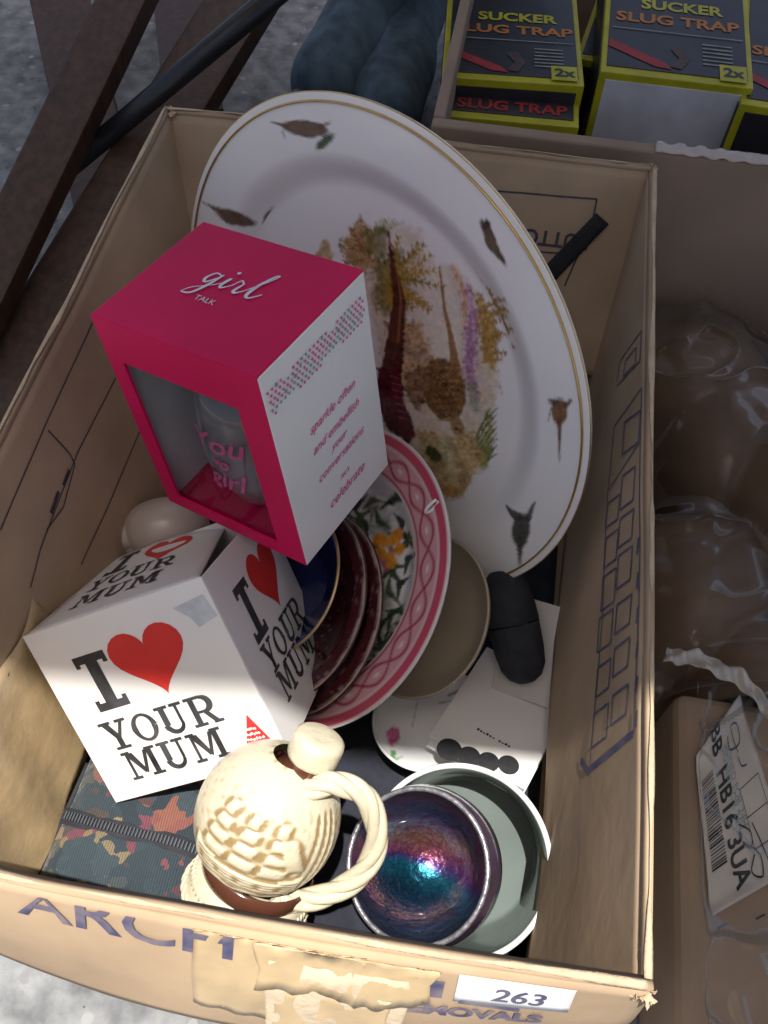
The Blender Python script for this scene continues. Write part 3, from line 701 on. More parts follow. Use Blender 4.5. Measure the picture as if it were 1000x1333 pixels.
slab('base_panel', mp(0, 0, -az_ + CT / 2), MR, (MS[0] - .003, MS[1] - .003, CT), WHITECARD, mum, .0006)
def lidfn(u, v):
    x1 = ax_ * (.95 - .50 * v); x = -ax_ + .001 + (x1 + ax_) * u; y = -ay_ + .0008 + v * (2 * ay_ - .002); z = az_ - .0004 - .006 * u ** 4 * v + .002 * np.sin(3.1 * u) * v
    return MC + mx_ * x[..., None] + my_ * y[..., None] + mz_ * z[..., None]
LID = sheet('top_flap', orient(lidfn, mz_), 16, 16, CT, WHITECARD, mum)
slab('tuck_flap', mp(ax_ - .012, .004, az_ - .055), MR @ nv([[.96, 0, -.28], [0, 1, 0], [.28, 0, .96]]), (CT, MS[1] * .8, .03), WHITECARD, mum, .0004)
mug = thing('white_mug', 'white mug boxed inside the I love your mum carton', 'mug', tuple(mp(0, 0, -az_ + .004)))
lathe('mug_body', [(.001, 0), (.036, 0), (.040, .004), (.041, .09), (.0375, .09), (.037, .006), (.001, .005)], mp(-.006, 0, -az_ + .004), mz_, M('white mug glaze', (.78, .78, .78), .2, .02), mug, 40)
hp = [mp(-.006, 0, -az_ + .004) + mz_ * z - mx_ * (.040 + d) for z, d in ((.075, -.002), (.078, .012), (.062, .018), (.04, .018), (.022, .01), (.02, -.002))]
tube('mug_handle', spline(hp, 24), .0045, M('white mug handle glaze', (.78, .78, .78), .2, .02), mug)
def lovemum(panelobj, f, w, h, pI=(.27, .34), pH=(.575, .32), pY=(.46, .635), pM=(.455, .82)):
    """f: x right, y up, origin at the panel's top left"""
    k = w
    decal('letter', shift(GL['I'][1], k * pI[0] - .31 * .30 * h, -h * (pI[1] + .155), .31 * h), f, WORNINK, panelobj, .0003)
    decal('printed_heart', shift([heart()], k * pH[0], -h * pH[1], .40 * w), f, REDINK, panelobj, .0003)
    decal('lettering', shift(slabword('YOUR', .165 * h), k * pY[0], -h * pY[1]), f, WORNINK, panelobj, .0003)
    decal('lettering', shift(slabword('MUM', .165 * h, .08), k * pM[0], -h * pM[1]), f, WORNINK, panelobj, .0003)
fF = planar(mp(-ax_, -ay_, az_), mx_, mz_, -my_); lovemum(FRONT, fF, MS[0], MS[2])
fR = planar(mp(ax_, -ay_, az_), my_, mz_, mx_); lovemum(RIGHT, fR, MS[1], MS[2], (.30, .33), (.64, .30), (.54, .585), (.53, .755))
fT = lambda x, y, l=0: lidfn(nv([[x / (2 * ax_)]]), nv([[1 + y / (2 * ay_)]]))[0, 0] + mz_ * l
lovemum(LID, fT, MS[0] * .96, MS[1], (.24, .22), (.62, .24), (.46, .50), (.46, .72))
w, h = MS[0], MS[2]
tri = decal('red_triangle', [[(.77 * w, -.993 * h), (.995 * w, -.993 * h), (.895 * w, -.72 * h)]], fF, REDINK, FRONT, .0003)
scr = []
for k in range(7):
    y = -.97 + .028 * k; half = .105 * (1 - (k * .028) / .26) - .012
    for q in range(6): 
        x = .885 - half + 2 * half * (q + .15 + .2 * random.random()) / 6; scr += stroke([(x * w, (y + .005 * random.random()) * h), ((x + half * .24) * w, (y + .014 * random.random()) * h)], .0016)
decal('white_warning_lines', scr, fF, WHITECARD, tri, .0009)
decal('label_residue', [[(.80 * w, -.10 * h), (.97 * w, -.08 * h), (.99 * w, -.20 * h), (.88 * w, -.23 * h), (.86 * w, -.17 * h)]], fF, GREYSTAIN, FRONT, .00025)
fN = planar(mp(0, 0, 0), mx_, mz_, -my_)

# ================================================================== JUG
JA = unit([.255, .650, .715]); JC = onz(349, 1062, .178); JRr = .0430
jug = thing('ceramic_jug', 'cream stoppered ceramic jug carved with a sailing ship, rope handle, lying against the front wall', 'jug', tuple(JC - JA * .07))
JU, JW, _ = basis(JA, -CR[:, 2]); 
# JW faces about at the camera
if JW @ (CC - JC) < 0: JU, JW = -JU, -JW
JRIGHT = unit(np.cross(JA, JW)); JRIGHT = JRIGHT if JRIGHT @ CR[:, 0] > 0 else -JRIGHT
CREAM = M('cream antiqued ceramic', (.62, .53, .33), .3, vcol=True, coat=.25, bump=.2, bscale=420)
def jugbody():
    nz, na = 120, 240; zz = np.linspace(-.030, .0430, nz); th = np.linspace(0, 2 * np.pi, na, endpoint=False)
    Z, A = np.meshgrid(zz, th, indexing='ij'); r = np.sqrt(np.maximum(JRr ** 2 - (Z * .96) ** 2, 1e-6)) 
    s = ((A + math.pi) % (2 * math.pi) - math.pi) * JRr     # arc length from the side that faces forward, + to the right
    d = np.zeros_like(Z)
    def bump(x0, x1, y0, y1, amp, rake=0):
        nonlocal d
        xx = s - rake * (Z - y0); m = np.clip(np.minimum(xx - x0, x1 - xx) / .0018, 0, 1) * np.clip(np.minimum(Z - y0, y1 - Z) / .0015, 0, 1); 
        d = np.maximum(d, amp * m * (1 - .5 * np.abs((Z - (y0 + y1) / 2) / ((y1 - y0) / 2)) ** 2))
    for mx0 in (-.032, -.014, .005):
        for k in range(4):
            wdt = .0165 - .0030 * k; bump(mx0 + .0012 * k, mx0 + .0012 * k + wdt, -.008 + k * .0098 - .002 * (k * k) * .25, -.008 + k * .0098 + .0082 - .0026 * k * .6, .0017, .25)
    bump(.021, .033, -.002, .018, .0016, -.5)
    hull = np.clip(np.minimum(s + .040 - .1 * (Z + .02), .036 - s) / .003, 0, 1) * np.clip(np.minimum(Z + .0225, -.010 - Z + .12 * np.abs(s) * (np.abs(s) > .02)) / .0015, 0, 1); d = np.maximum(d, .0019 * hull)
    for k in range(5): d -= .0011 * hull * np.exp(-((s + .030 - k * .013) / .0022) ** 2 - ((Z + .0155) / .002) ** 2)
    d += .0006 * hull * np.sin(Z * 2600)
    for k in range(6): d += .0011 * np.exp(-((Z + .027 - .0012 * np.sin(s * 260 + k)) / .0016) ** 2) * (k == 0)
    d += .0008 * np.sin((s - .2 * Z) * 900) * np.clip((s - .033) / .004, 0, 1) * np.clip((.058 - s) / .004, 0, 1) * np.clip((.03 - np.abs(Z)) / .005, 0, 1)
    d += .0005 * (fbm(s * 260 + 40, Z * 260 + 40, 4) - .5)
    for _ in range(3): d = (2 * d + np.roll(d, 1, 1) + np.roll(d, -1, 1) + np.concatenate([d[:1], d[:-1]]) + np.concatenate([d[1:], d[-1:]])) / 6
    d = d * np.clip((.034 - np.abs(Z)) / .006, 0, 1)
    P = JC + JA * Z[..., None] + (r + d)[..., None] * (np.cos(A)[..., None] * JW + np.sin(A)[..., None] * JRIGHT)
    V = P.reshape(-1, 3); F = [(i * na + j, i * na + (j + 1) % na, (i + 1) * na + (j + 1) % na, (i + 1) * na + j) for i in range(nz - 1) for j in range(na)]
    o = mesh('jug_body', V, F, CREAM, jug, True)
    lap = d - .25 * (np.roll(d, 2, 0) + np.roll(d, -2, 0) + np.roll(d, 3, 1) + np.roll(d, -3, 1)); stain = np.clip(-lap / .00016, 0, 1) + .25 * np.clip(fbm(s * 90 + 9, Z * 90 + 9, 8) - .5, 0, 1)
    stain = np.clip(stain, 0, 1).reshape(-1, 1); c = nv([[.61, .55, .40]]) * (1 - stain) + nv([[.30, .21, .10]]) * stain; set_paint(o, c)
jugbody()
FC = JC + JRIGHT * .007
BROWN = M('brown glaze band', (.085, .03, .018), .15, .15, 60, coat=.5)
CREAM2 = M('plain cream glaze', (.60, .54, .39), .3, .08, 120, .25, 240, coat=.25)
lathe('brown_band', [(.0325, -.0300), (.0345, -.0312), (.0345, -.036), (.0342, -.040), (.033, -.042)], FC, JA, BROWN, jug)
lathe('jug_foot', [(.033, -.0415), (.0355, -.044), (.0375, -.053), (.0385, -.058), (.0375, -.063), (.030, -.064), (.001, -.063)], FC, JA, CREAM2, jug)
V, F = [], []
ring = [FC + JA * -.0585 + .0388 * (math.cos(a) * JW + math.sin(a) * JRIGHT) for a in np.linspace(0, 2 * math.pi, 121)[:-1]]
for k in range(2):
    pts = [p + .0013 * (math.cos(i * .9 + k * math.pi) * JA + math.sin(i * .9 + k * math.pi) * unit(p - FC)) for i, p in enumerate(ring)]
    v_, f_ = tube_geo(pts, .0013, 6, True); b = len(V); V += v_; F += [tuple(b + i for i in f) for f in f_]
mesh('rope_moulding', V, F, CREAM2, jug, True)
# shallow upright ticks round the foot
V, F = [], []
for i in range(60):
    a = i / 60 * 2 * math.pi; d = math.cos(a) * JW + math.sin(a) * JRIGHT
    v_, f_ = tube_geo([FC + JA * -.0455 + d * .0362, FC + JA * -.0505 + d * .0374], .0007, 5); b = len(V); V += v_; F += [tuple(b + q for q in f) for f in f_]
mesh('ribbed_moulding', V, F, CREAM2, jug, True)
NC = JC + JRIGHT * .010 + JA * .004
lathe('brown_band', [(.0190, .0310), (.0165, .0345), (.0142, .0370), (.0134, .0400), (.0136, .0425)], NC, JA, BROWN, jug)
lathe('stopper', [(.0130, .0420), (.0148, .0428), (.0154, .045), (.0154, .0545), (.0148, .0575), (.0125, .0590), (.007, .0594), (.0001, .0595)], NC, JA, CREAM2, jug)
hpts = [JC + JA * a + JRIGHT * b * .92 + JW * c for a, b, c in ((.036, .016, .014), (.046, .030, .012), (.043, .052, .010), (.018, .069, .008), (-.008, .068, .008), (-.028, .053, .010), (-.038, .034, .014), (-.039, .024, .016))]
hs = spline(hpts, 90); V, F = [], []
for k in range(4):
    pts = []
    for i, p in enumerate(hs):
        t = unit(hs[min(i + 1, len(hs) - 1)] - hs[max(i - 1, 0)]); n1 = unit(np.cross(t, JW)); n2 = np.cross(t, n1); a = i * .16 + k * math.pi / 2
        pts.append(p + .0035 * (math.cos(a) * n1 + math.sin(a) * n2))
    v_, f_ = tube_geo(pts, .0037, 10); b = len(V); V += v_; F += [tuple(b + i for i in f) for f in f_]
mesh('rope_handle', V, F, CREAM2, jug, True)

# ================================================================== PLATES
KN = unit([-.59, -.27, .76]); KC = nv([-.0106, -.0268, .1208]); KR = .1188
ku, kw, _ = basis(KN, (0, 1, 0))
def hit(px, py, off): return onplane(px, py, KC + KN * off, KN)
def painted_plate(name, root, C, n, R, prof, paint, mat, back, nr=90, nt_=300):
    u, w, n = basis(n); rr = np.linspace(.004, 1, nr); th = np.linspace(0, 2 * np.pi, nt_, endpoint=False); Rg, T_ = np.meshgrid(rr, th, indexing='ij')
    flat = C + R * Rg[..., None] * (np.cos(T_)[..., None] * u + np.sin(T_)[..., None] * w); top = flat + n * prof(Rg)[..., None]
    F = [(i * nt_ + j, (i + 1) * nt_ + j, (i + 1) * nt_ + (j + 1) % nt_, i * nt_ + (j + 1) % nt_) for i in range(nr - 1) for j in range(nt_)]
    o = mesh(name, top.reshape(-1, 3), F, mat, root, True); px = proj(top.reshape(-1, 3)); set_paint(o, paint(px, Rg.ravel(), T_.ravel()))
    lathe('plate_back', [(r * R, prof(nv(r)) - .004) for r in (.004, .4, .6, .72, .85, .97)] + [(R * 1.004, -.002), (R * 1.004, .0006), (R, .0001)], C, n, back, root, 96)
GLAZE = M('painted glazed china', (.8, .8, .8), .18, vcol=True, coat=.3)
WHITECH = M('white china', (.78, .77, .74), .2, .03, coat=.3)
plate = thing('dinner_plate', 'china plate with pink scrolled border, orange flower and dark leaves, leaning in the box', 'plate', tuple(KC - KN * .02))
def kprof(r): t = np.clip((r - .60) / .16, 0, 1); return -.016 + .012 * t * t * (3 - 2 * t) + .004 * np.clip((r - .76) / .24, 0, 1)
def kpaint(px, r, t):
    P = Paint(px[:, 0], px[:, 1], (.72, .70, .66))
    m = np.clip((r - .735) / .01, 0, 1); c = P.c
    def over(mask, col):
        nonlocal c
        mask = np.clip(mask, 0, 1)[:, None]; c = c * (1 - mask) + nv(col)[None] * mask
    loops = 22
    over(m * .85, (.56, .24, .27))
    for k in (0, 1):
        ph = t * loops / 2 + k * math.pi; wv = .835 + .052 * np.sin(ph); over(m * np.clip(1.3 - np.abs(r - wv) / .012, 0, 1), (.32, .045, .075))
    wv = np.cos(t * loops); over(m * np.clip((.5 - np.hypot((r - .835) / .03, ((t * loops / (2 * math.pi)) % 1 - .5) / .26)) * 4, 0, 1) * .9, (.74, .62, .60))
    over(np.clip(1.2 - np.abs(r - .755) / .009, 0, 1), (.33, .05, .07)); over(np.clip(1.2 - np.abs(r - .73) / .009, 0, 1), (.70, .62, .58))
    over(np.clip((r - .90) / .008, 0, 1), (.62, .42, .42)); over(np.clip((r - .925) / .006, 0, 1), (.50, .075, .12)); over(np.clip((r - .985) / .006, 0, 1), (.80, .72, .70))
    P.c = c; inner = r < .725
    keep = c.copy()
    rr2 = np.random.RandomState(5)
    for k in range(120):
        x, y = 420 + 120 * rr2.rand(), 615 + 300 * rr2.rand(); an = rr2.rand() * 6.28; g = ((.02, .05, .02), (.03, .07, .025), (.012, .025, .018), (.07, .11, .045), (.02, .03, .05))[k % 5]; l_ = 13 + 12 * rr2.rand()
        P.line([(x, y), (x + l_ * math.cos(an), y + l_ * math.sin(an)), (x + 1.8 * l_ * math.cos(an + .4), y + 1.8 * l_ * math.sin(an + .4))], (2, 9, 1), g, .95, 2, 1, .5)
    P.poly([(470, 640), (505, 645), (525, 690), (512, 720), (485, 700)], (.03, .05, .025), .8, 8, 10, .6, .6)
    P.poly([(485, 760), (510, 770), (505, 850), (480, 850)], (.03, .055, .025), .8, 8, 10, .6, .6)
    for x, y, rx, ry, ro in ((497, 704, 12, 9, 20), (515, 700, 12, 8, -60), (507, 730, 10, 11, 0), (520, 715, 7, 9, 20), (496, 720, 8, 8, 0)): P.ell(x, y, rx, ry, ro, (.62, .24, .02), .97, 3, 2, .3)
    P.ell(508, 715, 4, 4, 0, (.30, .10, .01), .9); P.line([(494, 728), (503, 742)], (9, 5), (.5, .12, .2), .8, 3, 3)
    P.c[~inner] = keep[~inner]; return P.c
painted_plate('plate_face', plate, KC, KN, KR, kprof, kpaint, GLAZE, WHITECH)
# white wire tie on the plate's rim
q = hit(570, 656, .001); tn = unit(np.cross(KN, q - KC)); rd = unit(q - KC)
tie = tube('twist_tie', spline([q + rd * (.006 * math.cos(a)) + KN * (.0042 * math.sin(a) + .0012) + tn * (.0026 * math.cos(a + .4)) - rd * .004 for a in np.linspace(.5, 5.6, 9)], 40), .0011, M('white wire tie', (.8, .8, .78), .4, .03))
tag(tie, 'small white wire tie hooked over the rim of the pink bordered plate', 'twist tie')
# two deep red saucers and a blue bowl stacked on it
DKRED = (.06, .012, .016)
def saucer_paint(px, r, t):
    P = Paint(px[:, 0], px[:, 1], DKRED); n = fbm(t * 9, r * 40, 3)
    c = P.c * (1 + .8 * (fbm(px[:, 0] / 5, px[:, 1] / 5, 4)[:, None] - .5)); m = np.clip((r - .972 - .01 * (n - .5)) / .008, 0, 1)[:, None]; c = c * (1 - m) + nv([[.55, .45, .38]]) * m
    w = (np.clip(fbm(t * 14, r * 60, 12) - .68, 0, 1) * 3)[:, None]; return np.clip(c * (1 - w) + nv([[.42, .30, .32]]) * w, 0, 1)
def sprof(r): t = np.clip((r - .45) / .4, 0, 1); return -.012 + .012 * t * t
def rimplace(pxr, pyr, cx, cy, off, R):
    e = hit(pxr, pyr, off); c = hit(cx, cy, off); return e - unit(e - c) * R
for lab_, (a, b, cx, cy, off, R) in (('deep red saucer with worn pale edge, lying directly on the pink bordered plate', (497, 778, 370, 797, .008, .080)), ('deep red saucer with pale edge, upper one beneath the blue bowl', (474, 785, 340, 779, .020, .076))):
    s = thing('saucer', lab_, 'saucer', tuple(rimplace(a, b, cx, cy, off, R)), 'deep red saucers stacked on the plate')
    painted_plate('saucer_face', s, rimplace(a, b, cx, cy, off, R), KN, R, sprof, saucer_paint, GLAZE, M('dark red china', DKRED, .2, .1, coat=.3), 40, 200)
bC = rimplace(442, 735, 356, 754, .042, .056)
bowl = thing('blue_bowl', 'dark blue bowl with gold rim on top of the stacked saucers', 'bowl', tuple(bC - KN * .03))
NAVY = M('dark blue glaze', (.012, .018, .075), .15, .3, 60, coat=.4)
lathe('bowl_body', [(.001, -.028), (.022, -.028), (.026, -.022), (.044, -.012), (.0545, -.002), (.056, 0), (.0545, .0005), (.053, -.002), (.042, -.014), (.024, -.024), (.001, -.025)], bC, KN, NAVY, bowl, 80)
lathe('gold_rim', [(.0555 + .0012 * math.cos(a), .0004 + .0009 * math.sin(a)) for a in np.linspace(0, 6.283, 9)[:-1]], bC, KN, M('worn gilt', (.55, .40, .20), .35, .2, 90, metal=.6), bowl, 96, close=True)
lathe('blue_band', [(.0495 + .0035 * math.cos(a), -.0062 + .0012 * math.sin(a) + .003 * math.cos(a)) for a in np.linspace(0, 6.283, 9)[:-1]], bC, KN, M('bright blue glaze', (.03, .06, .33), .15, .2, 60, coat=.4), bowl, 96, close=True)
# beige bowl behind
gC = rimplace(637, 800, 539, 800, -.045, .063)
b2 = thing('beige_bowl', 'plain beige bowl tucked behind the pink bordered plate', 'bowl', tuple(gC - KN * .04))
lathe('bowl_body', [(.001, -.030), (.030, -.030), (.035, -.026), (.052, -.014), (.062, -.003), (.063, 0), (.0615, .0008), (.060, -.002), (.050, -.016), (.033, -.026), (.001, -.027)], gC, KN, M('beige stoneware', (.36, .30, .22), .35, .08, 20, coat=.2), b2, 80)

# ================================================================== papery things on the right
BKR = None
bc = nv([.1407, -.1043, .0536])
bR = nv([[.928, .370, .035], [-.366, .895, .254], [.063, -.249, .967]])
bR = np.stack([unit(bR[:, 0]), unit(bR[:, 1]), np.cross(unit(bR[:, 0]), unit(bR[:, 1]))], 1)
bc = bc + bR[:, 1] * .015
book = thing('white_book', 'thick white booklet with black spots along its lower edge, leaning beside the flowered dish', 'book', tuple(bc))
cov = slab('cover', bc + bR[:, 2] * .006, bR, (.080, .102, .0012), WHITECARD, book, .0004)
slab('page_block', bc - bR[:, 2] * .0012, bR, (.078, .100, .0128), M('stacked page edges', (.70, .69, .66), .8, .10, 40, .6, 300, stretch=(1, 1, 18)), book, .0004)
slab('cover', bc - bR[:, 2] * .0083, bR, (.080, .102, .0012), WHITECARD, book, .0004)
fB = planar(bc + bR[:, 2] * .0068, bR[:, 0], bR[:, 1])
spots = []
for px, py, r in ((585, 976, .0095), (611, 985, .0085), (636, 992, .0082), (662, 996, .008)):
    P = onplane(px, py, bc + bR[:, 2] * .0068, bR[:, 2]) - bc; x, y = P @ bR[:, 0], P @ bR[:, 1]
    spots.append([(x + r * math.cos(a), y + r * math.sin(a)) for a in np.linspace(0, 6.283, 25)[:-1]])
decal('black_spot', spots, fB, BLACKINK, cov, .0003)
P = onplane(641, 960, bc + bR[:, 2] * .0068, bR[:, 2]) - bc
_x, _y = P @ bR[:, 0], P @ bR[:, 1]; decal('small_print', [rect(_x - .013 + .0026 * k, _y - .0009, _x - .0112 + .0026 * k, _y + .0012 - .0005 * (k % 3)) for k in range(11) if k != 6], fB, BLACKINK, cov)
# flowered dish
dN = unit(bR[:, 2] + nv([-.22, -.1, 0])); dC = onplane(561, 934, bc - bR[:, 2] * .012, bR[:, 2])
dish = thing('flowered_dish', 'white china dish with a pink flower sprig, half under the white booklet', 'dish', tuple(dC - dN * .01))
du, dw, _ = basis(dN)
def dish_paint(px, r, t):
    P = Paint(px[:, 0], px[:, 1], (.80, .80, .81))
    P.ell(511, 958, 8, 13, 12, (.55, .07, .25), .95, 4, 3); P.ell(514, 955, 6, 8, 30, (.66, .16, .35), .9, 3, 2); P.ell(500, 980, 6, 5, 0, (.75, .45, .55), .8, 3, 2)
    P.line([(512, 980), (508, 1002), (516, 1016)], (7, 6, 3), (.10, .36, .07), .9, 3, 2); P.line([(508, 1000), (497, 1012)], (6, 1), (.12, .4, .08), .9); P.line([(512, 990), (524, 985)], (6, 1), (.12, .4, .08), .9)
    P.line([(522, 1000), (510, 1025)], (3, 1), (.45, .12, .3), .8)
    P.line([(585, 905), (600, 898)], (4, 2), (.08, .08, .09), .7); P.line([(572, 915), (590, 912)], (3, 2), (.1, .1, .1), .6); P.line([(545, 905), (537, 945)], (1.6, 1.6), (.35, .36, .38), .7)
    return P.c
painted_plate('dish_face', dish, dC, dN, .046, lambda r: -.010 + .010 * np.clip((r - .5) / .5, 0, 1) ** 1.5, dish_paint, GLAZE, WHITECH, 60, 200)
lathe('dish_rim', [(.046 + .0013 * math.cos(a), .0006 + .0011 * math.sin(a)) for a in np.linspace(0, 6.283, 9)[:-1]], dC, dN, M('shiny dish rim', (.8, .8, .8), .1, .03, coat=.6), dish, 96, close=True)
# pale carton and dark cup deeper down
cc_ = onz(705, 850, .075); cR = basis(unit([-.35, -.35, .87]), (.3, 1, 0)); cR = np.stack(cR, 1)
ct = thing('pale_carton', 'small pale grey carton in shade under the right flap', 'carton', tuple(cc_ - nv([0, 0, .03])))
slab('carton_body', cc_ - cR[:, 2] * .02, cR, (.062, .078, .04), M('pale grey card', (.50, .47, .43), .6, .06, 20), ct, .001)
decal('dark_print', [rect(-.003, -.004, .003, .004)], planar(cc_ + cR[:, 0] * .012 + cR[:, 1] * .012, cR[:, 0], cR[:, 1]), BLACKINK, ct, .0004)
kc = onz(668, 812, .092)
cup = thing('spectacle_case', 'dark slate rounded case wedged under the white platter beside the beige bowl', 'case', tuple(kc - nv([0, 0, .05])))
DKC = M('dark slate cloth', (.030, .031, .038), .75, .3, 90, .4, 300, spec=.25)
ka = unit([-.34, .72, .45])
lathe('case_body', [(.0001, -.047), (.007, -.046), (.013, -.042), (.0175, -.034), (.0195, -.02), (.0205, .0)], kc, ka, DKC, cup, 48)
lathe('case_lid', [(.0200, .0008), (.0208, .0012), (.0205, .012), (.019, .026), (.0155, .036), (.009, .042), (.0001, .0435)], kc, ka, DKC, cup, 48)

# ================================================================== POT AND LUSTRE BOWL
QN = unit([-.12, -.30, .94]); QC = nv([.121, -.211, .094]); 
pot = thing('enamel_pot', 'grey green enamel pot with pale rim, standing in the front right corner of the box', 'pot', tuple(QC - QN * .078))
POT = M('grey green enamel', (.15, .18, .165), .25, .12, 18, .05, 40, coat=.4)
POTO = M('pale enamel outside', (.62, .63, .62), .25, .08, 20, coat=.4)
lathe('pot_inside', [(.0592, -.001), (.0580, -.01), (.056, -.04), (.053, -.07), (.050, -.074), (.001, -.075)], QC, QN, POT, pot, 80)
lathe('pot_outside', [(.0625, -.001), (.0605, -.01), (.0585, -.04), (.056, -.074), (.052, -.078), (.001, -.078)], QC, QN, POTO, pot, 80)
lathe('pot_rim', [(.0612 + .0020 * math.cos(a), .0003 + .0018 * math.sin(a)) for a in np.linspace(0, 6.283, 11)[:-1]], QC, QN, M('pale pot rim', (.70, .71, .70), .25, .12, 60, coat=.4), pot, 100, close=True)
qr = unit(np.cross(QN, (-.55, .83, 0))); qr = qr if qr[0] < 0 else -qr
IN_ = unit([-.34, -.24, .90]); IC = CC + .935 * (nv([.094, -.22, .101]) - CC); IR = .0460
lb = thing('lustre_bowl', 'round glass bowl with purple, copper and teal crackled inside, sitting in the enamel pot', 'glass bowl', tuple(IC - IN_ * .06))
def lustre():
    m = bpy.data.materials.new('lustre crackle'); m.use_nodes = True; t = m.node_tree; b = t.nodes['Principled BSDF']
    L = t.links.new; N = t.nodes.new
    tc = N('ShaderNodeTexCoord'); mp_ = N('ShaderNodeMapping'); L(tc.outputs['Object'], mp_.inputs[0])
    nz = N('ShaderNodeTexNoise'); nz.inputs['Scale'].default_value = 26; nz.inputs['Detail'].default_value = 5; L(mp_.outputs[0], nz.inputs['Vector'])
    dt = N('ShaderNodeVectorMath'); dt.operation = 'DOT_PRODUCT'; ax = unit(.25 * CR[:, 0] - 1.0 * CR[:, 1]); dt.inputs[1].default_value = tuple(ax); L(tc.outputs['Object'], dt.inputs[0])
    ad = N('ShaderNodeMath'); ad.operation = 'MULTIPLY_ADD'; ad.inputs[1].default_value = 13.0; ad.inputs[2].default_value = .27; L(dt.outputs['Value'], ad.inputs[0])
    a2 = N('ShaderNodeMath'); a2.operation = 'MULTIPLY_ADD'; a2.inputs[1].default_value = .34; L(nz.outputs['Fac'], a2.inputs[0]); L(ad.outputs[0], a2.inputs[2])
    rp = N('ShaderNodeValToRGB'); L(a2.outputs[0], rp.inputs[0]); cr = rp.color_ramp; cr.elements[0].position = .0; cr.elements[0].color = (.006, .05, .11, 1); cr.elements[1].position = 1; cr.elements[1].color = (.012, .008, .03, 1)
    for p, c in ((.2, (.008, .07, .13)), (.36, (.01, .20, .32)), (.42, (.12, .06, .28)), (.47, (.38, .10, .18)), (.60, (.40, .16, .11)), (.74, (.17, .04, .08)), (.86, (.06, .02, .07))):
        e = cr.elements.new(p); e.color = (*(nv(c) * .52), 1)
    vo = N('ShaderNodeTexVoronoi'); vo.inputs['Scale'].default_value = 240; vo.feature = 'DISTANCE_TO_EDGE'
    wn = N('ShaderNodeMix'); wn.data_type = 'RGBA'; wn.inputs['Factor'].default_value = .02; L(mp_.outputs[0], wn.inputs['A']); L(nz.outputs['Color'], wn.inputs['B']); L(wn.outputs['Result'], vo.inputs['Vector'])
    mr = N('ShaderNodeMapRange'); mr.inputs[2].default_value = .12; mr.inputs[3].default_value = .25; L(vo.outputs['Distance'], mr.inputs[0])
    mu = N('ShaderNodeMix'); mu.data_type = 'RGBA'; mu.blend_type = 'MULTIPLY'; mu.inputs['Factor'].default_value = .55; L(rp.outputs[0], mu.inputs['A']); L(mr.outputs[0], mu.inputs['B'])
    L(mu.outputs['Result'], b.inputs['Base Color']); b.inputs['Metallic'].default_value = .75; b.inputs['Roughness'].default_value = .28; b.inputs['Coat Weight'].default_value = .5
    bp = N('ShaderNodeBump'); bp.inputs['Strength'].default_value = .6; bp.inputs['Distance'].default_value = .002; n3 = N('ShaderNodeTexNoise'); n3.inputs['Scale'].default_value = 170; n3.inputs['Detail'].default_value = 5; L(mp_.outputs[0], n3.inputs['Vector'])
    L(n3.outputs['Fac'], bp.inputs['Height']); L(bp.outputs[0], b.inputs['Normal']); return m
inner = [(IR * .965 * math.cos(a), -.062 * math.sin(a) - .001) for a in np.linspace(0, math.pi / 2 - .01, 26)]
lathe('bowl_inside', inner, IC, IN_, lustre(), lb, 96)
lathe('bowl_outside', [(IR, -.001), (IR * 1.06, -.012), (IR * 1.03, -.028), (IR * .85, -.048), (IR * .5, -.062), (.001, -.065)], IC, IN_, M('dark glass outside', (.05, .03, .06), .12, .3, 60, .1, 90, coat=.5), lb, 80)
rimm = M('silvered mottled rim', (.36, .35, .38), .3, .45, 240, .3, 400, metal=.7)
lathe('silvered_rim', [(IR * .985 + .0017 * math.cos(a), -.0002 + .0016 * math.sin(a)) for a in np.linspace(0, 6.283, 11)[:-1]], IC, IN_, rimm, lb, 96, close=True)

